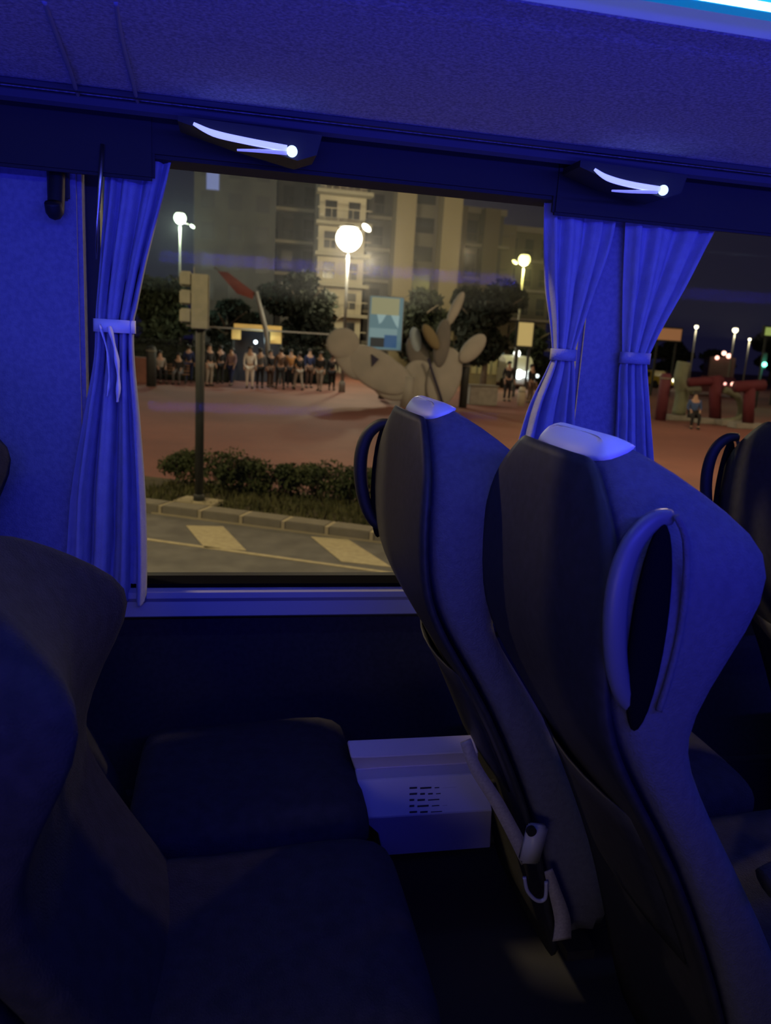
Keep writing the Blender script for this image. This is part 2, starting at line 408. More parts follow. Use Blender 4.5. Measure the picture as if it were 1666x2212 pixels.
def coach_seat(label, yc, dx, outer, hdx=0.015, low=0.0, fab=None, cdx=None, dz=0.0, arm=True, cap=True):
    """outer=+1: window side, -1: aisle side"""
    base = Vector((.9 + dx, yc, FL))
    cdx = dx if cdx is None else cdx
    t = thing('coach_seat', label, 'seat', base, 0, 'reclining coach seats')
    base = base - Vector((0, 0, dz))
    rings = [[p - base for p in ring_at(z, a, b, w, d, yc, dx)] for z, a, b, w, d in reversed(PROF)]
    loft('backrest', rings, fab or M_fabric, t, 1)
    # rear shell
    bm = bmesh.new(); grid = []
    for z, a, b, w, d in PROF[1:]:
        row = []
        for i in range(9):
            u = -1 + 2 * i / 8
            wr = w * .975
            back = 0.010 * (1 - abs(u) ** 3)
            row.append(bm.verts.new(Vector((a + dx - .006 - back, yc + u * wr, z - .004)) - base))
        grid.append(row)
    for A, B in zip(grid, grid[1:]):
        for k in range(8): bm.faces.new((A[k], A[k + 1], B[k + 1], B[k]))
    sh = mesh_obj('back_shell', bm, M_shell, t, True, 1)
    s = sh.modifiers.new('thick', 'SOLIDIFY'); s.thickness = .010; s.offset = 0
    # magazine pocket
    bm = bmesh.new(); grid = []
    for z in (1.86, 1.80, 1.72, 1.64, 1.60):
        a = interp(PROF, z)[0]; row = []
        bulge = .022 if z > 1.61 else .012
        for i in range(7):
            u = -1 + 2 * i / 6
            row.append(bm.verts.new(Vector((a + dx - .022 - bulge * (1 - u * u), yc + u * .165, z)) - base))
        grid.append(row)
    for A, B in zip(grid, grid[1:]):
        for k in range(6): bm.faces.new((A[k], A[k + 1], B[k + 1], B[k]))
    pk = mesh_obj('magazine_pocket', bm, M_shell, t, True)
    s = pk.modifiers.new('thick', 'SOLIDIFY'); s.thickness = .004
    # pale vinyl cap along the top
    rr = []
    for (z, e) in () if not cap else ((2.362, .004), (2.378, .005), (2.3905, .003), (2.394, -.012)):
        a, b, w, d = interp(PROF, min(z, 2.386))
        rr.append([p - base for p in ring_at(z, a - e, b + e, w + e, 0, yc, dx)])
    if cap: loft('headrest_cap', rr, M_cap, t, 1)
    # grab handle loop at the outer rear corner
    ys = yc + outer * .232
    pts = [Vector((x + dx + hdx, ys + outer * o_, z)) - base for x, z, o_ in ((.488, 2.315, 0), (.462, 2.312, .006), (.436, 2.285, .012), (.424, 2.24, .014), (.426, 2.18, .014), (.44, 2.12, .010), (.462, 2.08, .004), (.49, 2.065, 0))]
    ps = smoothline(pts, 4); n = len(ps)
    tube('grab_handle', ps, [.010 + .006 * math.sin(math.pi * i / (n - 1)) for i in range(n)], M_handle if outer < 0 else M_black, t, 10, 0.75)  # window-side handles coloured black for the shade they are in
    # rim line of the recess behind the handle
    pts = [Vector((x + dx + hdx, yc + outer * .247, z)) - base for x, z in ((.486, 2.32), (.503, 2.29), (.512, 2.23), (.513, 2.17), (.507, 2.11), (.50, 2.07))]
    tube('handle_rim', smoothline(pts, 4), .0045, M_fabric, t, 8)
    # black patch standing for the shade in the finger gap
    bm = bmesh.new(); bmesh.ops.create_uvsphere(bm, u_segments=20, v_segments=14, radius=1)
    bmesh.ops.scale(bm, vec=(.024, .012, .135), verts=bm.verts)
    rc = mesh_obj('handle_gap_shade', bm, mat('gap_shade_black', (.006, .006, .008), 1.0, spec=0.0), t, True); rc.location = Vector((.474 + dx + hdx, yc + outer * .241, 2.175)) - base
    # cushion
    base = base + Vector((dx - cdx, 0, dz)); cb = base; sx = cdx - dx
    base = Vector((.9 + dx, yc, FL)); dx_ = dx; dx = cdx
    rr = []
    for x, zt, zb, w in ((.80, 1.585, 1.50, .20), (.83, 1.61, 1.485, .215), (.95, 1.60, 1.48, .222), (1.10, 1.615, 1.48, .222), (1.22, 1.625, 1.485, .220), (1.265, 1.60, 1.50, .205), (1.278, 1.56, 1.52, .19)):
        r = []
        for i in range(12):
            a = 2 * math.pi * i / 12 + .26
            c, s_ = math.cos(a), math.sin(a)
            r.append(Vector((x + dx, yc + w * math.copysign(abs(c) ** .45, c), (zt + zb) / 2 + (zt - zb) / 2 * math.copysign(abs(s_) ** .5, s_))) - base)
        rr.append(r)
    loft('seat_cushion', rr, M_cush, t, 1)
    # frame, leg, armrest
    bm = bmesh.new()
    for yy in (-.17, .17):
        add_box(bm, (.13 + sx, yy, .375), (.44, .025, .035))
    add_box(bm, (sx, 0, .375), (.03, .34, .03)); add_box(bm, (.28 + sx, 0, .375), (.03, .34, .03))
    mesh_obj('seat_frame', bm, M_shell, t)
    for xx in (.05 + sx, .27 + sx):
        bm = bmesh.new()
        add_box(bm, (xx, -outer * .0, .18), (.035, .05, .36)); add_box(bm, (xx, 0, .0125), (.07, .2, .025))
        mesh_obj('leg', bm, M_shell, t)
    if not arm: return t
    ay = outer * .245
    pts = [Vector((.74 + dx, yc + ay, 1.80)) - base, Vector((.80 + dx, yc + ay, 1.815)) - base, Vector((1.05 + dx, yc + ay, 1.82)) - base, Vector((1.12 + dx, yc + ay, 1.81)) - base]
    tube('armrest', smoothline(pts), .022, M_cush, t, 10)
    return t
PITCHX = 0.87
s_aisle = coach_seat('large blue-lit seat nearest the aisle, seen obliquely from behind', 1.05, 0.0, -1, .035)
s_win = coach_seat('seat beside the window, left neighbour of the large blue-lit seat', 1.525, -0.11, 1, -.004)
s_far = coach_seat('seat back cut off by the right edge of the photo, dark loop handle', 1.525, 0.80, 1, -.004)
s_ownw = coach_seat('dark window-side seat below the long left curtain, facing right', 1.525, -1.12, 1, fab=M_cush, cdx=-.98, dz=-.03, arm=False)  # backrest in darker fabric: its lack of light is put into the colour
s_own = coach_seat('nearest dark seat at the bottom left with wide cushion', 1.05, -0.83, -1, fab=M_cush, cdx=-.96, dz=-.185, arm=False, cap=False)  # shade painted in here too, by the darker backrest fabric

# hinge bolts on the window-side edge of the window seat's shell
wb = s_win.location
for px, py in ((906, 1298), (917, 1322), (984, 1420), (980, 1447), (1036, 1535)):
    p = atY(px, py, 1.745)
    bm = bmesh.new(); bmesh.ops.create_icosphere(bm, subdivisions=2, radius=.006)
    o = mesh_obj('hinge_bolt', bm, M_metal, s_win, True); o.location = p - wb
    o['label'] = 'shiny metal bolt'
# edge piping
# seat belt with buckle hanging from the window seat
Yb = 1.285
def ribbon(name, pts, wid, m, parent, base, th=.003):
    """flat strap: pts with in-plane width along x/z perpendicular"""
    ps = smoothline(pts, 5); bm = bmesh.new(); L = []
    for i, p in enumerate(ps):
        t = (ps[min(i + 1, len(ps) - 1)] - ps[max(i - 1, 0)]).normalized()
        s = t.cross(Vector((0, 1, 0))).normalized()
        w = wid[0] + (wid[1] - wid[0]) * i / (len(ps) - 1)
        L.append((bm.verts.new(p - base + s * w / 2), bm.verts.new(p - base - s * w / 2)))
    for a, b in zip(L, L[1:]): bm.faces.new((a[0], a[1], b[1], b[0]))
    o = mesh_obj(name, bm, m, parent, True)
    s = o.modifiers.new('thick', 'SOLIDIFY'); s.thickness = th; s.offset = 0
    return o
belt = ribbon('seat_belt', [atY(x, y, Yb) for x, y in ((1006, 1600), (1028, 1660), (1072, 1730), (1110, 1800), (1140, 1860))], (.022, .030), M_belt, s_win, wb)
belt['label'] = 'tan webbing belt'
c = atY(1152, 1822, Yb - .015) - wb
rot = Matrix.Rotation(R(8), 3, 'Y')
bm = bmesh.new(); add_box(bm, c, (.042, .022, .085), rot, .006)
bk = mesh_obj('buckle', bm, M_buckle, belt, True); bk['label'] = 'pale plastic buckle'
c2 = atY(1148, 1795, Yb - .030) - wb
bm = bmesh.new(); bmesh.ops.create_cone(bm, cap_ends=True, segments=20, radius1=.010, radius2=.010, depth=.008)
bmesh.ops.transform(bm, matrix=Matrix.Translation(c2) @ Matrix.Rotation(R(90), 4, 'X'), verts=bm.verts)
mesh_obj('buckle_button', bm, M_black, belt)
tube('buckle_ring', smoothline([atY(x, y, Yb - .02) - wb for x, y in ((1133, 1895), (1140, 1925), (1160, 1945), (1178, 1940), (1180, 1905))]), .004, M_buckle, belt)
ribbon('belt_tail', [atY(x, y, Yb - .01) for x, y in ((1185, 1880), (1200, 1930), (1215, 1985), (1214, 2030))], (.018, .042), M_belt, belt, wb)

# footrest under the window seat
fr = thing('footrest', 'folding footrest with a printed notice, low before the window seat', 'footrest', atY(900, 1840, 1.42))
fb = fr.location
M_foot = mat('footrest_plastic', (0.48, 0.45, 0.54), 0.45)
prof = [(750, 1606), (757, 1635), (766, 1660), (771, 1690), (777, 1762), (815, 1790), (826, 1838)]
ys_ = [1.50, 1.47, 1.49, 1.45, 1.42, 1.44, 1.47]
xr = [.545, .55, .56, .565, .575, .585, .60]
bm = bmesh.new(); L = []
for (px, py), y, xx in zip(prof, ys_, xr):
    p = atY(px, py, y)
    L.append([bm.verts.new(p.lerp(Vector((xx, y, p.z)), k / 6) - fb) for k in range(7)])
for a, b in zip(L, L[1:]):
    for k in range(6): bm.faces.new((a[k], a[k + 1], b[k + 1], b[k]))
fo = mesh_obj('foot_panel', bm, M_foot, fr); s = fo.modifiers.new('thick', 'SOLIDIFY'); s.thickness = .012
fo.modifiers.new('bev', 'BEVEL').width = .002
bm = bmesh.new()
rnd = random.Random(4)
for j in range(5):
    py = 1702 + j * 13
    x = 885
    while x < 1010:
        w = rnd.choice((10, 16, 24, 30))
        yy = 1.447 - (py - 1690) * .03 / 72 - .010
        a, b = atY(x, py, yy), atY(x + w, py, yy)
        add_box(bm, (a + b) / 2 - fb, ((b - a).length, .0015, .0035))
        x += w + 7
mesh_obj('notice_text', bm, mat('dark_print', (.03, .03, .05), .6), fr)
for xx in (.36, .55):
    tube('footrest_arm', [Vector((xx, 1.5, 1.47)) - fb, Vector((xx + .18, 1.5, 1.52)) - fb, Vector((xx + .30, 1.5, 1.54)) - fb], .010, M_shell, fr)

# ================================================================== OUTSIDE
ANG = R(-26.8)
U = Vector((math.cos(ANG), math.sin(ANG), 0)); V = Vector((-math.sin(ANG), math.cos(ANG), 0))
def uv(u, v, z=0.0): return U * u + V * v + Vector((0, 0, z))
ROTK = Matrix.Rotation(ANG, 3, 'Z')
def quadstrip(name, u0, u1, v0, v1, z0, z1, m):
    bm = bmesh.new(); add_box(bm, uv((u0 + u1) / 2, (v0 + v1) / 2, (z0 + z1) / 2), (u1 - u0, v1 - v0, z1 - z0), ROTK)
    return mesh_obj(name, bm, m)
M_asph = mat('asphalt', (0.12, 0.12, 0.12), 0.9, (0.17, 0.17, 0.165), 3, .3, 80, detail=10)
struct(quadstrip('ground_road', -70, 70, -12, 9.25, -.3, 0.0, M_asph))
def plaza_mat():
    m = bpy.data.materials.new('plaza_tiles'); m.use_nodes = True; nt = m.node_tree; b = nt.nodes['Principled BSDF']
    tc = nt.nodes.new('ShaderNodeTexCoord'); br = nt.nodes.new('ShaderNodeTexBrick')
    br.inputs['Color1'].default_value = (.26, .095, .07, 1); br.inputs['Color2'].default_value = (.23, .085, .065, 1); br.inputs['Mortar'].default_value = (.17, .10, .08, 1)
    br.inputs['Scale'].default_value = 2.5; br.inputs['Mortar Size'].default_value = .015
    n = nt.nodes.new('ShaderNodeTexNoise'); n.inputs['Scale'].default_value = .18; n.inputs['Detail'].default_value = 5
    r = nt.nodes.new('ShaderNodeValToRGB'); r.color_ramp.elements[0].position = .35; r.color_ramp.elements[0].color = (.75, .75, .75, 1); r.color_ramp.elements[1].position = .65; r.color_ramp.elements[1].color = (1.15, 1.15, 1.1, 1)
    mx = nt.nodes.new('ShaderNodeMixRGB'); mx.blend_type = 'MULTIPLY'; mx.inputs[0].default_value = 1
    nt.links.new(tc.outputs['Object'], br.inputs['Vector']); nt.links.new(tc.outputs['Object'], n.inputs['Vector'])
    nt.links.new(n.outputs['Fac'], r.inputs['Fac']); nt.links.new(br.outputs['Color'], mx.inputs[1]); nt.links.new(r.outputs['Color'], mx.inputs[2])
    nt.links.new(mx.outputs[0], b.inputs['Base Color']); b.inputs['Roughness'].default_value = .75
    return m
struct(quadstrip('ground_square', -120, 120, 9.3, 200, -.3, 0.02, plaza_mat()))
# planting bed
M_soil = mat('soil', (0.05, 0.045, 0.025), 1, (.09, .08, .045), 5)
struct(quadstrip('ground_planting_bed', -12, 20, 9.45, 11.3, -.1, 0.06, M_soil))
# kerb stones
kerb = thing('kerb', 'kerb of long grey stones between road and planting bed', 'kerb', uv(0, 9.35))
M_kerb = mat('kerb_stone', (0.20, 0.19, 0.155), .85, (.23, .22, .18), 8)
M_mortar = mat('mortar', (0.42, .38, .26), .9)
us = [uv_ for uv_ in [-4.6 + i * .78 for i in range(14)]]
g1 = atZ(612, 1145).dot(U)
g0 = atZ(528, 1130).dot(U)
stp = g1 - g0
for i in range(-7, 11):
    a = g0 + i * stp
    bm = bmesh.new(); add_box(bm, uv(a + stp / 2, 9.36, .05) - kerb.location, (stp - .05, .32, .16), ROTK, .012)
    mesh_obj('kerb_stone', bm, M_kerb, kerb)
bm = bmesh.new()
for i in range(-7, 11): add_box(bm, uv(g0 + i * stp, 9.36, .045) - kerb.location, (.05, .33, .155), ROTK)
add_box(bm, uv(1, 9.19, .004) - kerb.location, (13.5, .03, .03), ROTK)
mesh_obj('mortar_joints', bm, M_mortar, kerb)
# road paint
M_paint = mat('road_paint', (0.52, 0.47, 0.30), .8, (.42, .38, .25), 12)
bm = bmesh.new(); add_box(bm, uv(0, 7.98, .004), (60, .07, .008), ROTK)
tag(mesh_obj('edge_line', bm, M_paint), 'thin pale line painted along the road', 'road marking')
q1 = [atZ(x, y) for x, y in ((402, 1136), (482, 1138), (532, 1190), (442, 1184))]
q2 = [atZ(x, y) for x, y in ((672, 1160), (752, 1166), (846, 1226), (738, 1214))]
for q, lab in ((q1, 'left of the two wide slanted bars painted on the road'), (q2, 'right of the two wide slanted bars, partly behind the seat')):
    c = sum(q, Vector()) / 4
    bm = bmesh.new()
    A = [bm.verts.new(p - c + Vector((0, 0, 0))) for p in q]; B = [bm.verts.new(p - c + Vector((0, 0, .008))) for p in q]
    bm.faces.new(B); bm.faces.new(A[::-1])
    for k in range(4): bm.faces.new((A[k], A[(k + 1) % 4], B[(k + 1) % 4], B[k]))
    bmesh.ops.recalc_face_normals(bm, faces=bm.faces)
    o = mesh_obj('painted_bar', bm, M_paint); o.location = c
    tag(o, lab, 'road marking', 'slanted bars painted on the road')

# ---- plants
M_leafA = mat('shrub_leaf', (0.035, 0.055, 0.02), .8, (0.08, 0.10, 0.035), 3)
M_leafB = mat('cover_leaf', (0.05, 0.06, 0.02), .8, (0.11, 0.11, 0.04), 4)
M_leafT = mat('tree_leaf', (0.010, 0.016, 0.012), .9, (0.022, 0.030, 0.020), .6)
M_bark = mat('bark', (0.10, 0.08, 0.06), .9, (.16, .13, .10), 15)
def leaf_cloud(bm, rnd, c, rad, n, size):
    for _ in range(n):
        d = Vector((rnd.gauss(0, 1), rnd.gauss(0, 1), rnd.gauss(0, 1))).normalized() * (rnd.random() ** .4)
        p = Vector(c) + Vector((d.x * rad[0], d.y * rad[1], d.z * rad[2]))
        a = Vector((rnd.gauss(0, 1), rnd.gauss(0, 1), rnd.gauss(0, 1))).normalized()
        b = a.cross(Vector((rnd.gauss(0, 1), rnd.gauss(0, 1), rnd.gauss(0, 1)))).normalized()
        s = size * rnd.uniform(.6, 1.3)
        vs = [bm.verts.new(p + a * s), bm.verts.new(p + b * s * .45), bm.verts.new(p - a * s), bm.verts.new(p - b * s * .45)]
        bm.faces.new(vs)
shr = [(388, 1050, .42, .50, 'low dark shrub left of the signal post'), (478, 1062, .50, .62, 'tallest shrub, just right of the signal post'), (545, 1068, .42, .48, 'bushy shrub second right of the signal post'),
       (608, 1072, .36, .42, 'small dark shrub in the middle of the bed'), (690, 1080, .46, .52, 'rounded shrub right of the middle of the bed'), (755, 1086, .42, .46, 'shrub in the bed near the seat handle'), (815, 1094, .42, .44, 'rightmost shrub, half behind the seat handle')]
for i, (px, py, w, h, lab) in enumerate(shr):
    rnd = random.Random(20 + i)
    p = atZ(px, py, .06)
    t = thing('shrub', lab, 'shrub', p, 0, 'shrubs in the planting bed')
    bm = bmesh.new()
    for k in range(7):
        c = (rnd.uniform(-.5, .5) * w, rnd.uniform(-.4, .4) * w, h * rnd.uniform(.35, .95))
        leaf_cloud(bm, rnd, c, (w * .52, w * .45, h * .34), 260, .036)
    mesh_obj('foliage', bm, M_leafA, t)
    bm = bmesh.new()
    for k in range(5):
        a = rnd.uniform(0, 6.28); add_tube(bm, [(0, 0, 0), (math.cos(a) * w * .25, math.sin(a) * w * .25, h * .45), (math.cos(a) * w * .45, math.sin(a) * w * .45, h * .85)], [.014, .01, .005], 5)
    mesh_obj('stem', bm, M_bark, t)
rnd = random.Random(99); bm = bmesh.new()
for _ in range(9000):
    u = rnd.uniform(-6.5, 7); v = rnd.uniform(9.58, 11.2)
    if (uv(u, v) - atZ(430, 1092)).length < .28 + rnd.uniform(0, .15): continue
    p = uv(u, v, .06); h = rnd.uniform(.05, .16) * (1.0 if v > 9.8 else .7); a = rnd.uniform(0, 6.28); w = .018
    d = Vector((math.cos(a), math.sin(a), 0)); l = Vector((rnd.gauss(0, .04), rnd.gauss(0, .04), h))
    bm.faces.new([bm.verts.new(p - d * w), bm.verts.new(p + d * w), bm.verts.new(p + l)])
tag(mesh_obj('ground_cover', bm, M_leafB), 'low green ground cover filling the bed behind the kerb', 'plants', kind='stuff')

# ---- traffic signal seen from behind
tp = atZ(430, 1090, 0.06)
ts = thing('traffic_light', 'traffic signal on a dark post, grey box seen from behind', 'traffic light', tp)
M_post = mat('dark_green_post', (0.025, 0.03, 0.03), .6, (.035, .04, .04), 10)
M_sig = mat('signal_housing', (0.30, 0.30, 0.26), .7, (.36, .35, .30), 9)
tube('post', [(0, 0, 0), (0, 0, 3.1)], .062, M_post, ts, 14)
bm = bmesh.new(); add_box(bm, (0, 0, .04), (.62, .42, .05), ROTK, .01)
mesh_obj('concrete_footing', bm, mat('footing', (.42, .38, .26), .9, (.33, .30, .2), 9), ts)
tube('post_collar', [(0, 0, .05), (0, 0, .14), (0, 0, .16)], [.085, .08, .062], M_post, ts, 14)
cz = 3.3
bm = bmesh.new()
zt = atY(420, 592, tp.y).z; zb = atY(440, 712, tp.y).z
tx0 = atY(414, 650, tp.y).x - tp.x; tx1 = atY(452, 650, tp.y).x - tp.x
add_box(bm, ((tx0 + tx1) / 2, -.02, (zt + zb) / 2 - tp.z), (tx1 - tx0, .20, zt - zb), None, .015)
hs = mesh_obj('signal_box', bm, M_sig, ts)
dv = (zt - zb) / 3
for k in range(3):
    zc = zt - tp.z - dv * (k + .42)
    bm = bmesh.new()
    # each visor: half tube pointing left, plus its section cap
    add_box(bm, (tx0 - .075, -.02, zc + .03), (.16, .19, .19), None, .02)
    mesh_obj('signal_visor', bm, M_sig, hs)
tube('antenna', [(tx0 + .03, 0, zt - tp.z), (tx0 + .03, 0, zt - tp.z + .09)], .006, M_sig, hs, 6)

# ---- street lamps
M_pole = mat('pale_pole', (0.20, 0.19, 0.17), .6)
def street_lamp(label, px, py, Y, color, power, rad, emit, extra=None, arm=-.35):
    head = atY(px, py, Y); H = head.z
    t = thing('street_lamp', label, 'street lamp', (head.x, Y, 0), 0, 'lit street lamps around the square')
    tube('pole', [(0, 0, 0), (0, 0, H * .5), (0, 0, H - .1)], [.09, .07, .05], M_pole, t, 10)
    tube('base', [(0, 0, 0), (0, 0, .5), (0, 0, .55)], [.16, .15, .09], M_pole, t, 10)
    bm = bmesh.new(); bmesh.ops.create_uvsphere(bm, u_segments=18, v_segments=12, radius=1)
    bmesh.ops.scale(bm, vec=(rad, rad, rad * .95), verts=bm.verts)
    g = mesh_obj('lamp_globe', bm, mat('glow_' + label[:9].replace(' ', '_'), (1, 1, 1), .4, emit=emit, ecol=color), t, True); g.location = (0, 0, H)
    bm = bmesh.new(); bmesh.ops.create_cone(bm, cap_ends=True, segments=18, radius1=rad * .8, radius2=rad * .3, depth=.12)
    cp = mesh_obj('lamp_cap', bm, M_pole, t); cp.location = (0, 0, H + rad * .9)
    if extra:
        e = atY(extra[0], extra[1], Y); r2 = extra[2]
        tube('arm', [(0, 0, H - .15), ((e.x - head.x) * .6, 0, (H - .15 + e.z) / 2), (e.x - head.x, 0, e.z)], .03, M_pole, t, 8)
        bm = bmesh.new(); bmesh.ops.create_uvsphere(bm, u_segments=12, v_segments=8, radius=r2)
        bmesh.ops.scale(bm, vec=(1.5, .8, .8), verts=bm.verts)
        bmesh.ops.rotate(bm, matrix=Matrix.Rotation(R(35), 3, 'Y'), verts=bm.verts)
        sl = mesh_obj('side_light', bm, g.data.materials[0], t, True); sl.location = (e.x - head.x, 0, e.z)
    l = point('bulb_light', (head.x, Y - .0, H - rad - .12), power, color, .15)
    l.parent = t; l.matrix_parent_inverse = Matrix.Translation(t.location).inverted()
    return t
street_lamp('brightest lamp on a tall pale pole in the middle of the window', 754, 515, 37, (1.0, .86, .66), 1300, .60, 9, (792, 492, .16))
street_lamp('greenish white street lamp at the left, above the traffic signal', 389, 471, 48, (.80, 1.0, .72), 900, .34, 5, (416, 489, .10))
street_lamp('yellow street lamp by the tied curtains', 1133, 561, 46, (1.0, .86, .25), 900, .36, 4, (1112, 566, .12))
for px, py, Y, r_, lab in ((1505, 706, 62, .16, 'small distant lamp, leftmost in the right window'), (1589, 713, 58, .22, 'largest distant lamp in the right window'), (1620, 733, 66, .12, 'smallest distant lamp in the right window')):
    street_lamp(lab, px, py, Y, (1.0, .85, .6), 120, r_, 5)

# ---- buildings
M_conc = mat('pale_render', (0.50, 0.44, 0.34), .9, (.60, .53, .42), .7)
M_conc2 = mat('grey_render', (0.09, 0.09, 0.095), .9, (.13, .13, .125), .5)
M_slab = mat('balcony_slab', (0.42, 0.38, 0.30), .9)
M_win = mat('dark_window', (0.02, 0.022, 0.03), .25)
M_col = mat('column_render', (0.26, 0.215, 0.14), .9)
def building(label, pxl, pxr, pytop, Y, body, floors, cols_, slabs=True, colm=None, depth=3.2, winw=.5, wm=None):
    a, b = atY(pxl, pytop, Y), atY(pxr, pytop + (pxr - pxl) * .06, Y)
    W = b.x - a.x; H = (a.z + b.z) / 2
    t = thing('apartment_building', label, 'building', ((a.x + b.x) / 2, Y, 0), 0, 'apartment buildings behind the square')
    box('wall', (-W / 2, 0, 0), (W / 2, depth, H), body, t)
    box('roof_parapet', (-W / 2 - .2, -.2, H), (W / 2 + .2, depth, H + .5), M_slab, t)
    fh = H / floors
    for f in range(1, floors):
        if slabs:
            box('balcony_slab', (-W / 2 - .3, -1.2, f * fh - .12), (W / 2 + .3, .0, f * fh + .12), M_slab, t)
            bm = bmesh.new(); add_box(bm, (0, -1.17, f * fh + .95), (W + .5, .06, .06))
            for k in range(int(W / .5)): add_box(bm, (-W / 2 + .25 + k * .5, -1.17, f * fh + .5), (.04, .04, .9))
            mesh_obj('balcony_railing', bm, body, t)
        for k in range(cols_):
            x = -W / 2 + W * (k + .5) / cols_
            w = box('window', (x - W / cols_ * winw / 2, -.06, f * fh + .5), (x + W / cols_ * winw / 2, .02, f * fh + fh * .78), wm or M_win, t)
    if colm:
        for x in colm:
            box('column', (x - .7, -1.5, 0), (x + .7, .1, H + .3), M_col, t)
    return t
bA = building('wide grey block at the left of the window, tall and plain', 420, 600, 330, 62, M_conc2, 7, 3, slabs=False, wm=mat('dim_window', (.06, .06, .07), .4))
# one pale blue emissive rectangle on the grey block
p = atY(460, 378, 61.9); box('pale_rectangle', (p.x - .45 - bA.location.x, -.10, p.z - 1.0), (p.x + .45 - bA.location.x, .0, p.z + .9), mat('pale_rectangle_emit', (.3, .4, .9), .5, emit=1.0, ecol=(.07, .08, .22)), bA)
building('warm-lit tower directly behind the brightest lamp', 694, 796, 350, 58, M_conc, 7, 2)
building('dark set-back block between the grey block and warm tower', 602, 694, 385, 66, mat('dark_render', (.08, .08, .09), .9), 6, 2)
building('block with ledges, right of the warm tower', 800, 884, 405, 63.5, mat('ledge_render', (.15, .14, .13), .9), 6, 2)
building('narrow block with two tall pale columns', 880, 965, 392, 58, mat('column_block', (.12, .11, .10), .9), 7, 1, slabs=False, colm=(-1.7, 1.7))
building('low dim block left of the yellow lamp', 1000, 1090, 460, 70, mat('dim_render', (.13, .11, .10), .9), 5, 2, colm=(-2.6, 0.4))
building('dim block behind the yellow lamp', 1092, 1200, 500, 72, mat('dim_render_yellow', (.18, .16, .11), .9), 5, 3, colm=(-2.6,))
# unseen fill lights added to brighten the building fronts
point('facade_fill_light', (8.0, 46.5, 7), 1900, (1.0, .80, .5), .3)
point('facade_fill_light', (14, 47, 8), 380, (1.0, .74, .4), .3)
point('facade_fill_light', (-6, 50, 9), 300, (.75, .85, 1.0), .3)

# ---- trees
def tree(label, px, pybase, Y, w, h, crown, name='tree', seed=0, n=380, size=.22, leaf=None):
    rnd = random.Random(seed)
    p = atY(px, pybase, Y)
    t = thing(name, label, 'tree', (p.x, Y, 0), 0, 'dark trees around the square')
    bm = bmesh.new()
    add_tube(bm, [(0, 0, 0), (.05, 0, h * .25), (-.05, .05, h * .5), (0, 0, h * .8)], [.22, .17, .13, .05], 8)
    for k in range(6):
        a = k * 1.05 + rnd.uniform(-.3, .3)
        add_tube(bm, [(0, 0, h * (.35 + .05 * k)), (math.cos(a) * w * .25, math.sin(a) * w * .25, h * (.5 + .05 * k)), (math.cos(a) * w * .42, math.sin(a) * w * .42, h * (.62 + .04 * k))], [.09, .06, .03], 6)
    mesh_obj('trunk', bm, M_bark, t, True)
    bm = bmesh.new()
    for k in range(crown):
        f = rnd.random()
        rr = w * .5 * math.sqrt(max(0.05, 1 - (2 * f - 1) ** 2)) * .75
        a = rnd.uniform(0, 6.28)
        c = (math.cos(a) * rr * rnd.random() ** .5, math.sin(a) * rr * rnd.random() ** .5, h * (.32 + .62 * f))
        leaf_cloud(bm, rnd, c, (w * .2, w * .2, h * .11), n, size)
    mesh_obj('crown', bm, leaf or M_leafT, t)
M_leafG = mat('green_leaf', (0.025, 0.042, 0.022), .9, (0.05, 0.07, 0.035), .6)  # greener leaf than on the other trees
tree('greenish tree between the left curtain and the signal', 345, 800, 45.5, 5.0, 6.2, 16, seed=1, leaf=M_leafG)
tree('dark tree right of the traffic signal', 490, 800, 51, 4.4, 4.6, 14, seed=2)
tree('dark tree behind the middle of the square, left of the lamp pole', 655, 810, 48, 5.6, 6.4, 16, seed=3)
tree('broad dark tree behind the poster', 890, 800, 50, 5.0, 6.0, 16, seed=4)
tree('large dark pointed tree left of the yellow lamp', 1045, 800, 42, 4.6, 6.3, 24, seed=5, n=460)
tree('dark tree just left of the yellow sign', 1140, 800, 53, 3.6, 4.6, 14, seed=6)
for i, (px, w, h, lab) in enumerate(((1440, 5, 4.6, 'dark tree behind the brown board'), (1545, 4, 4.0, 'low dark tree in the right window'), (1665, 5, 7.0, 'tree at the right edge of the right window'))):
    tree(lab, px, 800, 92, w * 1.3, h, 14, seed=10 + i, n=260, size=.35)
# dark clipped hedge behind the crowd
for i, (x0, x1, Y, lab) in enumerate(((285, 500, 40.3, 'long dark hedge behind the crowd, left stretch'), (612, 720, 43.5, 'long dark hedge behind the crowd, right stretch'), (1085, 1200, 54.5, 'dark hedge below the yellow sign'))):
    a, b = atY(x0, 780, Y), atY(x1, 780, Y); rnd = random.Random(50 + i)
    hg = thing('hedge', lab, 'hedge', ((a.x + b.x) / 2, Y, 0), 0, 'dark hedges behind the square')
    W = b.x - a.x
    bm = bmesh.new(); add_box(bm, (0, 0, .85), (W, .8, 1.7), None, .1)
    for _ in range(3500):
        c = Vector((rnd.uniform(-W / 2, W / 2), rnd.uniform(-.5, .5), rnd.uniform(.1, 1.95)))
        leaf_cloud(bm, rnd, c, (.05, .05, .05), 1, .10)
    mesh_obj('foliage', bm, M_leafT, hg)
bpy.context.view_layer.update()
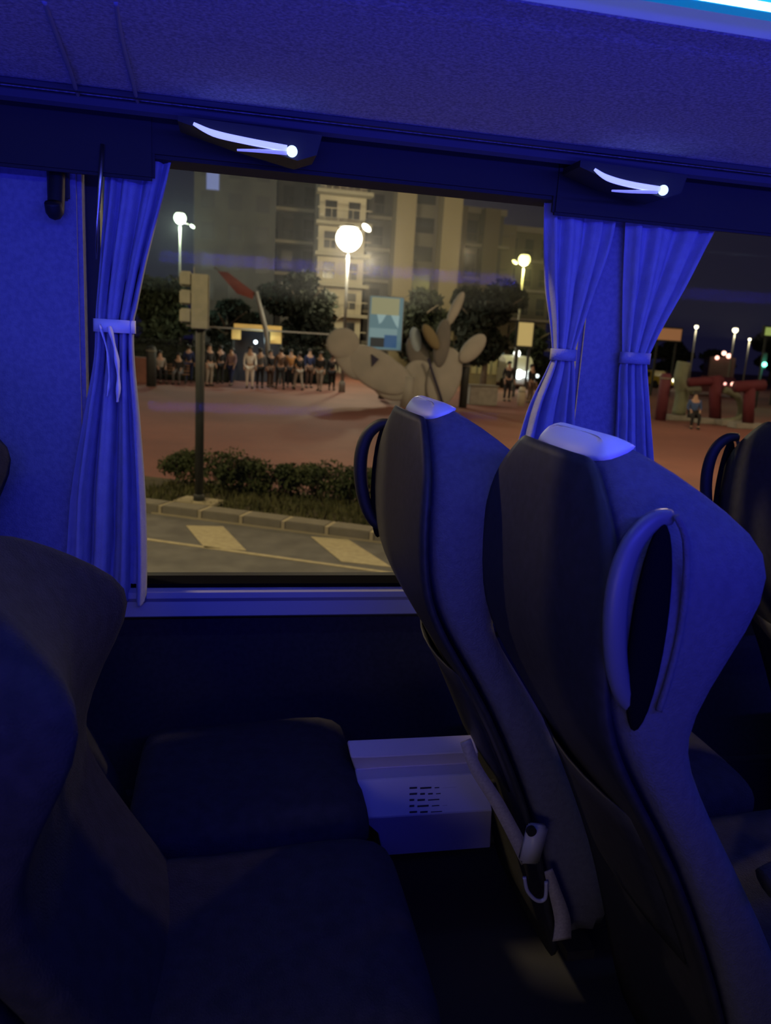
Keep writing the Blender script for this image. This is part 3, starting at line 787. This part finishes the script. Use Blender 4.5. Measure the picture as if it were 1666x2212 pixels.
# ---- people of the crowd at the far side of the square
M_skin = mat('skin', (0.45, 0.28, 0.20), .6)
M_hair = mat('dark_hair', (0.02, 0.015, 0.012), .6)
M_shoe = mat('dark_shoe', (0.02, 0.02, 0.02), .6)
CL = {'navy': (.02, .03, .10), 'black': (.018, .018, .022), 'pale': (.30, .27, .24), 'pink': (.26, .16, .17), 'white': (.75, .72, .66), 'orange': (.42, .20, .07), 'grey': (.12, .12, .13), 'brown': (.10, .06, .045), 'blue': (.05, .09, .22), 'red': (.22, .03, .03)}
def cloth(n): return mat('cloth_' + n, CL[n], .9)
def skin_mesh(name, V_, E_, m, parent, sub=1):
    """V_: dict key -> (x,y,z,r)"""
    keys = list(V_); me = bpy.data.meshes.new(name)
    me.from_pydata([V_[k][:3] for k in keys], [(keys.index(a), keys.index(b)) for a, b in E_], [])
    me.materials.append(m)
    o = bpy.data.objects.new(name, me); col.objects.link(o)
    if parent: o.parent = parent
    sk = o.modifiers.new('skin', 'SKIN'); sk.use_smooth_shade = True
    for i, k in enumerate(keys):
        d = me.skin_vertices[0].data[i]; r = V_[k][3]; d.radius = (r, r); d.use_root = (i == 0)
    s = o.modifiers.new('sub', 'SUBSURF'); s.levels = sub; s.render_levels = sub
    return o
def person(label, px, Y, face, top, legs, pose='stand', h=1.0, seed=0):
    rnd = random.Random(seed)
    x = atY(px, 800, Y).x
    t = thing('person', label, 'person', (x, Y, 0.02), R(face), 'people at the far side of the square')
    sit = pose == 'sit'; st = .22 if pose == 'walk' else .0
    pz = .52 if sit else .93
    dz = pz - .93
    P = {'pelvis': (0, 0, pz, .125), 'waist': (0, 0, 1.10 + dz, .115), 'chest': (0, 0, 1.30 + dz, .135), 'neck': (0, 0, 1.47 + dz, .055), 'head': (0, -.01, 1.58 + dz, .088), 'crown': (0, 0, 1.67 + dz, .078), 'nose': (0, -.075, 1.575 + dz, .02)}
    E_ = [('pelvis', 'waist'), ('waist', 'chest'), ('chest', 'neck'), ('neck', 'head'), ('head', 'crown'), ('head', 'nose')]
    T = {k: P[k] for k in ('pelvis', 'waist', 'chest')}; TE = [('pelvis', 'waist'), ('waist', 'chest')]
    L = {'pelvis': P['pelvis']}; LE = []
    for s in (-1, 1):
        n = 'l' if s < 0 else 'r'
        sw = rnd.uniform(-.10, .15)
        P['sh' + n] = (s * .185, 0, 1.40 + dz, .058)
        P['el' + n] = (s * .235, -.03 + sw * .4, 1.13 + dz, .042)
        if sit: P['wr' + n] = (s * .15, -.27, .66, .028)
        else: P['wr' + n] = (s * .24, -.10 - abs(sw), .90, .028)
        w = P['wr' + n]
        P['palm' + n] = (w[0], w[1] - .03, w[2] - .06, .032)
        E_ += [('chest', 'sh' + n), ('sh' + n, 'el' + n), ('el' + n, 'wr' + n), ('wr' + n, 'palm' + n)]
        for q in range(4):
            a = (w[0] - .024 + .016 * q, w[1] - .045, w[2] - .105 - .004 * (1 if q in (1, 2) else 0), .009); b = (a[0], a[1] + .005, a[2] - .045, .008)
            P['f%s%d' % (n, q)] = a; P['g%s%d' % (n, q)] = b
            E_ += [('palm' + n, 'f%s%d' % (n, q)), ('f%s%d' % (n, q), 'g%s%d' % (n, q))]
        P['th' + n] = (w[0] - s * .045, w[1] - .05, w[2] - .075, .010); E_ += [('palm' + n, 'th' + n)]
        for k in ('sh', 'el'): T[k + n] = P[k + n]
        T['cuff' + n] = tuple(P['el' + n][i] * .2 + w[i] * .8 for i in range(3)) + (.032,)
        TE += [('chest', 'sh' + n), ('sh' + n, 'el' + n), ('el' + n, 'cuff' + n)]
        if sit:
            P['hip' + n] = (s * .10, -.06, pz, .095); P['kn' + n] = (s * .12, -.46, .50, .062); P['an' + n] = (s * .12, -.44, .09, .040); P['toe' + n] = (s * .13, -.58, .04, .035)
        else:
            o_ = s * st
            P['hip' + n] = (s * .10, 0, pz - .08, .095); P['kn' + n] = (s * .105, -.03 - o_ * .5, .50, .060); P['an' + n] = (s * .11, .02 - o_, .09, .038); P['toe' + n] = (s * .12, -.13 - o_, .04, .034)
        E_ += [('pelvis', 'hip' + n), ('hip' + n, 'kn' + n), ('kn' + n, 'an' + n), ('an' + n, 'toe' + n)]
        for k in ('hip', 'kn', 'an'): L[k + n] = P[k + n]
        LE += [('pelvis', 'hip' + n), ('hip' + n, 'kn' + n), ('kn' + n, 'an' + n)]
    sc = lambda D, g: {k: (v[0], v[1], v[2], v[3] * g) for k, v in D.items()}
    skin_mesh('body', P, E_, M_skin, t)
    skin_mesh('shirt', sc(T, 1.16), TE, cloth(top), t)
    skin_mesh('trousers', sc(L, 1.18), LE, cloth(legs), t)
    bm = bmesh.new(); bmesh.ops.create_uvsphere(bm, u_segments=14, v_segments=10, radius=.112)
    bmesh.ops.delete(bm, geom=[v for v in bm.verts if v.co.z < -.02 and v.co.y < .03], context='VERTS')
    bmesh.ops.translate(bm, vec=(0, .018, 1.645 + dz), verts=bm.verts)
    mesh_obj('hair', bm, M_hair, t, True)
    for s, n in ((-1, 'l'), (1, 'r')):
        a, b = Vector(P['an' + n][:3]), Vector(P['toe' + n][:3])
        tube('shoe', [a + Vector((0, .05, -.045)), a + Vector((0, -.02, -.035)), b + Vector((0, 0, 0)), b + Vector((0, -.03, 0))], [.04, .05, .042, .02], M_shoe, t, 8)
    t.scale = (h, h, h)
    return t
crowd = [(346, 37.5, 20, 'pale', 'black', 'sit', 'person in a pale top sitting on the leftmost bench'), (386, 37.5, -10, 'black', 'grey', 'sit', 'dark-clothed person sitting next to the pale top'),
         (408, 38.5, 180, 'navy', 'navy', 'stand', 'person in navy just left of the signal post'), (452, 36.8, 40, 'black', 'pale', 'stand', 'person in pale trousers right of the signal post'),
         (476, 39, 200, 'black', 'black', 'stand', 'person all in black between pale trousers and pink top'), (500, 38, -30, 'pink', 'navy', 'walk', 'person in a pink top walking before the hedge'),
         (540, 36.6, 0, 'white', 'white', 'stand', 'person dressed all in white under the kiosk canopy'), (562, 37.2, 170, 'grey', 'black', 'stand', 'person in grey right beside the person in white'),
         (584, 38, 30, 'black', 'brown', 'stand', 'person in black top and brown trousers under the canopy'), (606, 37, 190, 'brown', 'black', 'walk', 'person in a brown top and black trousers'),
         (628, 38.5, 0, 'orange', 'black', 'stand', 'person in an orange top in the middle of the crowd'), (646, 37.2, 200, 'black', 'pale', 'walk', 'person in black top and pale trousers right of the orange top'),
         (668, 39, 20, 'navy', 'brown', 'stand', 'person in navy top and brown trousers'), (692, 37, -20, 'black', 'pale', 'walk', 'rightmost walker in pale trousers, left of the sculpture'),
         (718, 38, 160, 'black', 'black', 'stand', 'person in black behind the left end of the sculpture'), (1100, 36, 0, 'black', 'black', 'stand', 'person in black below the yellow sign'),
         (1150, 35.5, 30, 'black', 'brown', 'stand', 'person in dark clothes by the tied curtain edge'), (1512, 26.2, -20, 'blue', 'black', 'sit', 'person in blue crouching between the giant letters')]
for i, (px, Y, fc, tp_, lg, ps, lab) in enumerate(crowd):
    person(lab, px, Y, fc, tp_, lg, ps, h=1.10 - .04 * ((i * 7) % 3), seed=i)
# benches
M_wood = mat('bench_wood', (0.30, 0.17, 0.10), .7, (.22, .12, .08), 6)
def bench(label, px, Y, w=1.8):
    x = atY(px, 800, Y).x
    t = thing('bench', label, 'bench', (x, Y, .02), 0, 'benches on the square')
    bm = bmesh.new()
    for k in range(4): add_box(bm, (0, -.18 + k * .12, .44), (w, .09, .04))
    mesh_obj('seat', bm, M_wood, t)
    bm = bmesh.new()
    for k in range(3): add_box(bm, (0, .26 + .02 * k, .58 + k * .13), (w, .03, .09))
    mesh_obj('backrest', bm, M_wood, t)
    for s in (-1, 1):
        bm = bmesh.new(); add_box(bm, (s * w * .4, 0, .21), (.05, .42, .42)); add_box(bm, (s * w * .4, .27, .62), (.05, .04, .45))
        mesh_obj('leg', bm, M_post, t)
bench('left bench with two seated people', 366, 37.65)
# red-brown low block at the left curtain and dark litter bins
def bin_(label, px, Y, h=1.0, w=.28, m=None):
    x = atY(px, 800, Y).x
    t = thing('bollard', label, 'bollard', (x, Y, .02), 0, 'posts on the square')
    tube('shaft', [(0, 0, 0), (0, 0, h - .12), (0, 0, h)], [w / 2, w / 2, w / 2 * .7], m or M_post, t, 12)
    tube('collar', [(0, 0, h - .22), (0, 0, h - .17)], [w / 2 * 1.12, w / 2 * 1.12], M_kerb, t, 12)
    return t
bin_('stout dark post beside the left curtain', 327, 35, 1.7, .42)
M_redbrown = mat('redbrown_block', (0.26, 0.12, 0.09), .8, (.2, .09, .07), 3)
x = atY(300, 800, 37).x
tag(box('planter_wall', (x - .9, 36.8, .02), (x + .45, 37.6, 1.15), M_redbrown, None, .03), 'low reddish block beside the left curtain', 'wall')
bin_('dark post left of the pale counter block', 1006, 31, 1.9, .34)
bin_('short pale post below the yellow sign', 1133, 33.5, .85, .34, mat('pale_post', (.5, .45, .34), .8))
# pale counter block
M_counter = mat('counter_concrete', (0.26, 0.25, 0.22), .9, (.32, .31, .27), 4)
a, b = atY(1014, 815, 33), atY(1074, 815, 33)
ct = thing('counter_block', 'pale grey block standing right of the sculpture', 'block', ((a.x + b.x) / 2, 33, .02))
box('body', (-(b.x - a.x) / 2, -.3, 0), ((b.x - a.x) / 2, .3, .82), M_counter, ct, .03)
box('top_slab', (-(b.x - a.x) / 2 - .04, -.34, .82), ((b.x - a.x) / 2 + .04, .34, .88), M_kerb, ct, .01)

# kiosk with a yellow fascia and canopy
KY = 40.5
a, b = atY(505, 720, KY), atY(608, 720, KY); W = b.x - a.x
kk = thing('kiosk', 'kiosk with a lit yellow fascia behind the crowd', 'kiosk', ((a.x + b.x) / 2, KY, .02))
M_fas = mat('yellow_fascia_glow', (.6, .4, .12), .6, emit=.35, ecol=(.50, .30, .09))
zt = atY(560, 703, KY).z; zb = atY(560, 716, KY).z; zl = atY(560, 741, KY).z
box('fascia', (-W / 2, -.1, zb), (W / 2, 0, zt), M_fas, kk, .01)
box('side_sign', (-W / 2 - .1, -.12, zl + .1), (-W / 2 + .35, 0, zb), M_fas, kk, .01)
box('side_sign', (W / 2 - .55, -.12, zl), (W / 2, 0, zb), M_fas, kk, .01)
box('back_wall', (-W / 2, 1.6, 0), (W / 2, 1.7, zb), mat('kiosk_wall', (.05, .05, .06), .8), kk)
for s in (-1, 1): box('post', (s * W / 2 - .05, -.05, 0), (s * W / 2 + .05, .05, zb), M_post, kk)
box('roof', (-W / 2 - 2.3, -.3, zb + .02), (W / 2 + 2.6, 1.9, zb + .09), mat('roof_sheet', (.2, .18, .15), .7), kk)
for px, r_ in ((552, .09), (577, .07)):
    p = atY(px, 739, KY - .3); bm = bmesh.new(); bmesh.ops.create_uvsphere(bm, u_segments=12, v_segments=8, radius=r_)
    o = mesh_obj('bulb', bm, mat('bulb_glow', (1, 1, 1), .4, emit=3, ecol=(.75, .85, 1)), kk, True); o.location = p - kk.location
pl = point('kiosk_light', (kk.location.x, KY - .6, 2.1), 60, (.7, .9, 1.0), .1)
pl.parent = kk; pl.matrix_parent_inverse = Matrix.Translation(kk.location).inverted()

# leaning pale pole with a red banner
FY = 39
p0, p1, p2 = atY(574, 712, FY), atY(553, 630, FY), atY(580, 740, FY)
g = p2.copy(); g.z = .02; g.x += .2
fl = thing('banner_pole', 'leaning pale pole with a dark red banner above the kiosk', 'banner', g)
tube('pole', [Vector((0, 0, 0)), p0 - g, p1 - g], [.13, .12, .10], M_pole, fl, 8)
q = [atY(x, y, FY) - g for x, y in ((470, 586), (492, 588), (550, 632), (546, 646), (512, 634))]
bm = bmesh.new()
A = [bm.verts.new(v + Vector((0, -.03, 0))) for v in q]; B = [bm.verts.new(v + Vector((0, .03, 0))) for v in q]
bm.faces.new(A); bm.faces.new(B[::-1])
for k in range(5): bm.faces.new((A[k], B[k], B[(k + 1) % 5], A[(k + 1) % 5]))
bmesh.ops.recalc_face_normals(bm, faces=bm.faces)
mesh_obj('banner', bm, mat('red_banner', (.09, .015, .012), .9, (.14, .03, .018), 1.5), fl)
tube('banner_rod', [atY(464, 578, FY) - g, atY(552, 640, FY) - g], .03, M_pole, fl, 6)

# ---- pale sculpture of rounded pads
M_pad = mat('sculpture_stone', (0.30, 0.30, 0.28), .85, (.37, .36, .33), 1.2)
SY = 30.0
M_pad2 = mat('sculpture_stone_dark', (0.13, 0.13, 0.13), .85, (.17, .16, .15), 1.2)
M_pad3 = mat('sculpture_stone_olive', (0.20, 0.165, 0.09), .85)
base = atY(880, 860, SY); base.z = .02
sc_ = thing('sculpture', 'large pale sculpture of rounded paddle shapes on the square', 'sculpture', base)
pads = [(741, 742, 36, 33, 0, M_pad, 0), (758, 775, 30, 52, -38, M_pad, .05), (815, 800, 40, 78, -62, M_pad, 0), (845, 822, 40, 50, -60, M_pad, .1), (902, 826, 38, 47, 5, M_pad, .25), (960, 815, 36, 62, 12, M_pad, 0),
        (955, 742, 17, 50, 4, M_pad2, -.1), (905, 770, 22, 44, -30, M_pad2, .35), (984, 667, 10, 38, 22, M_pad, 0), (1021, 753, 19, 37, 40, M_pad, -.15), (931, 728, 12, 30, -35, M_pad3, -.25), (898, 735, 12, 27, -12, mat('pale_blue_pad', (.30, .38, .45), .7), .3)]
for (px, py, ax, az, ang, m, dy) in pads:
    Y = SY + dy; c = atY(px, py, Y); s = (atY(px + 1, py, Y) - atY(px, py, Y)).length
    bm = bmesh.new(); bmesh.ops.create_uvsphere(bm, u_segments=28, v_segments=18, radius=1)
    for v in bm.verts:          # squarer edge than an ellipsoid
        v.co.y = math.copysign(abs(v.co.y) ** .6, v.co.y)
    bmesh.ops.scale(bm, vec=(ax * s, .16, az * s), verts=bm.verts)
    bmesh.ops.rotate(bm, matrix=Matrix.Rotation(R(ang), 3, 'Y'), verts=bm.verts)
    o = mesh_obj('rounded_pad', bm, m, sc_, True); o.location = c - base
tri = [atY(x, y, SY - .22) - base for x, y in ((803, 765), (819, 776), (804, 792))]
bm = bmesh.new(); A = [bm.verts.new(v) for v in tri]; B = [bm.verts.new(v + Vector((0, .08, 0))) for v in tri]
bm.faces.new(A); bm.faces.new(B[::-1])
for k in range(3): bm.faces.new((A[k], B[k], B[(k + 1) % 3], A[(k + 1) % 3]))
bmesh.ops.recalc_face_normals(bm, faces=bm.faces)
mesh_obj('dark_triangle', bm, mat('dark_mark', (.03, .03, .07), .8), sc_)
tube('gap_line', [atY(x, y, SY - .24) - base for x, y in ((925, 775), (938, 815), (950, 850), (958, 878))], .05, mat('dark_mark', (0, 0, 0)), sc_, 6)
tube('support', [Vector((0, .1, 0)), Vector((0, .1, 1.2))], .25, M_pad, sc_, 10)

# ---- poster stand
PY = 34.0
a, b = atY(800, 640, PY), atY(872, 640, PY); zb = atY(835, 756, PY).z
ps = thing('poster_stand', 'lit advertising poster with pale peaks, behind the sculpture', 'poster', ((a.x + b.x) / 2, PY, .02))
W = b.x - a.x; zt = a.z
box('frame', (-W / 2 - .04, -.08, zb - .05), (W / 2 + .04, .08, zt + .04), mat('poster_frame', (.25, .27, .28), .5), ps, .01)
box('stand_post', (-.12, -.06, 0), (.12, .06, zb), M_post, ps)
def em(n, c, s=.62): return mat('poster_' + n, c, .5, emit=s, ecol=c)
def patch(name, pts, m, d, parent, W_, zb_, zt_):
    H = zt_ - zb_
    q = [Vector((-W_ / 2 + u * W_, d, zb_ + v * H)) for u, v in pts]
    bm = bmesh.new(); A = [bm.verts.new(v) for v in q]; B = [bm.verts.new(v + Vector((0, .006, 0))) for v in q]; n = len(q)
    bm.faces.new(A); bm.faces.new(B[::-1])
    for k in range(n): bm.faces.new((A[k], B[k], B[(k + 1) % n], A[(k + 1) % n]))
    bmesh.ops.recalc_face_normals(bm, faces=bm.faces)
    return mesh_obj(name, bm, m, parent)
sh_ = patch('poster_sheet', [(0, 0), (1, 0), (1, 1), (0, 1)], em('blue', (.10, .19, .24)), -.09, ps, W, zb, zt)
patch('poster_print', [(.04, .66), (.88, .66), (.88, .98), (.04, .98)], em('cream', (.27, .28, .18)), -.098, ps, W, zb, zt)
patch('poster_print', [(.22, .66), (.50, .66), (.38, .52), (.30, .48)], em('peak', (.26, .40, .45)), -.105, ps, W, zb, zt)
patch('poster_print', [(.64, .66), (.90, .66), (.88, .42), (.80, .48)], em('peak', (0, 0, 0)), -.105, ps, W, zb, zt)
patch('poster_print', [(.02, .22), (.86, .22), (.86, .40), (.02, .40)], em('pale', (.17, .28, .33)), -.098, ps, W, zb, zt)
patch('poster_print', [(.48, .04), (.86, .04), (.86, .28), (.48, .28)], em('deep', (.03, .09, .22)), -.105, ps, W, zb, zt)
patch('poster_print', [(.06, .04), (.48, .04), (.48, .22), (.06, .22)], em('dark', (.02, .025, .03)), -.105, ps, W, zb, zt)
# yellow lit sign and brown board
def sign(label, x0, x1, y0, y1, Y, c, e, group=None, name='lit_sign', tilt=0):
    a, b = atY(x0, y0, Y), atY(x1, y0, Y); zb_ = atY((x0 + x1) / 2, y1, Y).z; zt_ = a.z
    t = thing(name, label, 'sign', ((a.x + b.x) / 2, Y, .02), R(tilt), group); W_ = b.x - a.x
    box('panel', (-W_ / 2, -.1, zb_), (W_ / 2, .1, zt_), mat('sign_' + label[:6].replace(' ', '_'), c, .6, emit=e, ecol=c), t, .04)
    box('sign_frame', (-W_ / 2 - .05, -.08, zb_ - .06), (W_ / 2 + .05, .12, zt_ + .06), M_post, t, .01)
    for s in (-.7, .7): box('post', (s * W_ / 2 - .06, -.03, 0), (s * W_ / 2 + .06, .08, zb_ - .05), M_post, t)
sign('plain yellow lit sign left of the tied curtains', 1119, 1154, 695, 750, 40, (.48, .36, .14), .75)
sign('brown lit board seen beside the right curtain', 1416, 1474, 707, 737, 48, (.30, .13, .055), .7)
sign('greenish lit board cut off by the right edge of the photo', 1652, 1700, 706, 728, 44, (.30, .38, .10), .8)

# ---- shop front with lights at the centre right
SYY = 46
a, b = atY(1018, 760, SYY), atY(1078, 760, SYY)
shp = thing('shop_front', 'low yellowish shop front under the dark pointed tree', 'shop', ((a.x + b.x) / 2, SYY, .02))
W = b.x - a.x; zt = atY(1048, 756, SYY).z
box('wall', (-W / 2, 0, 0), (W / 2, 3, zt), mat('shop_wall', (.20, .15, .06), .8, (.12, .09, .04), .9), shp)
for k in range(4): box('shop_window', (-W / 2 + .1 + k * W / 4, -.05, .9), (-W / 2 + W / 4 - .05 + k * W / 4, .02, zt - .4), mat('shop_window_glow', (.2, .14, .05), .4, emit=.5, ecol=(.13, .10, .035)), shp)
box('awning', (-W / 2 - .1, -.7, zt - .25), (W / 2 + .1, 0, zt - .1), mat('awning_cloth', (.18, .2, .2), .8), shp)
for px, py, r_, c in ((1055, 761, .12, (.55, .95, 1.0)), (1018, 736, .13, (1, .95, .7))):
    p = atY(px, py, SYY - .9); bm = bmesh.new(); bmesh.ops.create_uvsphere(bm, u_segments=12, v_segments=8, radius=r_)
    bmesh.ops.scale(bm, vec=(.75, .75, 1.2), verts=bm.verts)
    o = mesh_obj('wall_lamp', bm, mat('wall_lamp_%d' % px, (1, 1, 1), .4, emit=4, ecol=c), shp, True); o.location = p - shp.location
pl = point('shop_light', (shp.location.x, SYY - 1.2, 2.2), 50, (.8, .95, .8), .1)
pl.parent = shp; pl.matrix_parent_inverse = Matrix.Translation(shp.location).inverted()

# ---- vehicles
M_tyre = mat('tyre', (.015, .015, .015), .8)
def vehicle(label, name, px, Y, c, rot, prof_, w, lamps, cat='car'):
    x = atY(px, 790, Y).x
    t = thing(name, label, cat, (x, Y, .02), R(rot))
    L = max(p[0] for p in prof_)
    prism('body', prof_, 'y', -w / 2, w / 2, mat('paint_' + label.split()[0], c, .35), t, .06)
    top = max(p[1] for p in prof_)
    for s in (-1, 1):
        box('side_window', (-L * .35, s * (w / 2 + .005) - .01, top * .62), (L * .3, s * (w / 2 + .005) + .01, top * .90), M_win, t)
        for xx in (-L * .62, L * .62):
            bm = bmesh.new(); bmesh.ops.create_cone(bm, cap_ends=True, segments=20, radius1=.33, radius2=.33, depth=.2)
            bmesh.ops.transform(bm, matrix=Matrix.Translation((xx, s * (w / 2 - .06), .33)) @ Matrix.Rotation(R(90), 4, 'X'), verts=bm.verts)
            mesh_obj('wheel', bm, M_tyre, t)
    for (lx, ly, lz, r_, cc, e) in lamps:
        bm = bmesh.new(); bmesh.ops.create_uvsphere(bm, u_segments=12, v_segments=8, radius=r_)
        o = mesh_obj('vehicle_lamp', bm, mat('vl_%d_%d_%d' % (cc[0] * 10, cc[1] * 10, e), (1, 1, 1), .3, emit=e, ecol=cc), t, True); o.location = (lx, ly, lz)
    return t
CAR = [(-2.1, .3), (2.1, .3), (2.15, .75), (1.95, .92), (1.1, 1.0), (.55, 1.42), (-1.1, 1.45), (-1.75, 1.0), (-2.15, .9)]
VAN = [(-2.4, .3), (2.4, .3), (2.45, .95), (2.15, 1.2), (1.7, 1.95), (1.4, 2.1), (-2.35, 2.1)]
BUS = [(-5, .35), (5, .35), (5.05, 2.9), (4.9, 3.0), (-5, 3.0)]
vehicle('yellow taxi with bright lights beside the right curtain', 'taxi', 1412, 62, (.55, .38, .05), -75, CAR, 1.75, [(2.2, -.35, .75, .20, (1, .95, .7), 5), (2.2, .35, .75, .17, (1, .95, .7), 5)])
vehicle('white van with glaring lights behind the dark bollards', 'van', 1094, 50, (.6, .62, .62), -82, VAN, 1.95, [(2.45, -.35, .95, .30, (.95, 1, 1), 5), (2.45, .25, .95, .26, (.95, 1, 1), 5), (1.3, 0, 2.25, .22, (1, 1, .95), 5), (2.45, 1.0, .9, .12, (.8, .9, 1), 2)], 'van')
vehicle('dark bus with red lights far off in the right window', 'bus', 1552, 78, (.10, .03, .03), 60, BUS, 2.5, [(-5.1, -.5, 3.15, .24, (1, .45, .35), 4), (-5.1, 0, 3.4, .22, (1, .5, .4), 4), (-5.1, .6, 2.9, .2, (1, .4, .3), 4)], 'bus')
vehicle('red-lit small car low in the right window', 'small_car', 1550, 52, (.12, .04, .05), 85, CAR, 1.75, [(-2.2, -.15, 1.0, .15, (1, .4, .35), 4), (-2.2, .45, 1.0, .10, (1, .4, .35), 3)])

# green traffic signal far right
gx = atY(1650, 788, 40)
gt = thing('traffic_light', 'small far traffic signal showing green, right edge of the photo', 'traffic light', (gx.x, 40, .02))
tube('post', [(0, 0.1, 0), (0, .1, gx.z + .5)], .05, M_post, gt, 8)
box('signal_box', (-.15, -.02, gx.z - .25), (.15, .12, gx.z + .65), M_post, gt, .02)
bm = bmesh.new(); bmesh.ops.create_uvsphere(bm, u_segments=14, v_segments=10, radius=.14)
o = mesh_obj('green_lens', bm, mat('green_glow', (.2, 1, .7), .4, emit=4, ecol=(.25, 1, .72)), gt, True); o.location = (0, -.06, gx.z)
pl = point('green_light', (gx.x, 39.6, gx.z), 25, (.1, 1, .6), .1); pl.parent = gt; pl.matrix_parent_inverse = Matrix.Translation(gt.location).inverted()

# ---- giant letter shapes in red and pale green
M_red = mat('letter_red', (0.10, 0.012, 0.022), .8); M_grn = mat('letter_green', (0.20, 0.22, 0.14), .8, (.15, .17, .12), 2)
def letter(label, Y, strokes, m, ref):
    b = atY(*ref, Y); b.z = .02
    t = thing('giant_letter', label, 'sculpture', b, 0, 'giant letters standing on the square')
    for s in strokes:
        ps_ = [atY(x, y, Y) - b for x, y in s[:-1]]
        ps_ = smoothline(ps_, 4) if len(ps_) > 2 else ps_
        tube('letter_stroke', ps_, s[-1], m, t, 8)
    box('plinth', (-.7, -.3, 0), (.7, .3, .22), M_counter, t, .02)
letter('red T-shaped giant letter nearest the right curtain', 28.5, [[(1488, 826), (1560, 822), .18], [(1545, 812), (1545, 905), .24]], M_red, (1540, 900))
letter('red T-shaped giant letter at the right, arm pointing left', 27, [[(1588, 836), (1650, 832), .22], [(1620, 838), (1616, 915), .22]], M_red, (1618, 905))
letter('pale green hooked giant letter left of the red ones', 29.5, [[(1478, 782), (1470, 820), (1474, 850), (1466, 895), .28], [(1476, 846), (1512, 842), .16]], M_grn, (1468, 890))
letter('pale green curved giant letter between the two red ones', 28, [[(1566, 842), (1592, 855), (1602, 880), (1594, 905), (1562, 912), .14]], M_grn, (1585, 905))
bin_('dark red post at the left of the giant letters', 1441, 29, 1.9, .45, mat('dark_red_post', (.12, .025, .04), .7))

# ---- haze volume added to put a glow around the lamps
hm = bpy.data.materials.new('added_haze_volume'); hm.use_nodes = True
nt = hm.node_tree; nt.nodes.clear()
o_ = nt.nodes.new('ShaderNodeOutputMaterial'); vs = nt.nodes.new('ShaderNodeVolumeScatter')
vs.inputs['Color'].default_value = (.9, .9, 1, 1); vs.inputs['Density'].default_value = 0.0035; vs.inputs['Anisotropy'].default_value = 0.5
nt.links.new(vs.outputs[0], o_.inputs['Volume'])
hz_ = box('haze', (-25, 30, 4.3), (60, 57, 18), hm)
tag(hz_, 'thin haze volume added over the square for the lamp glow', 'haze', kind='stuff')
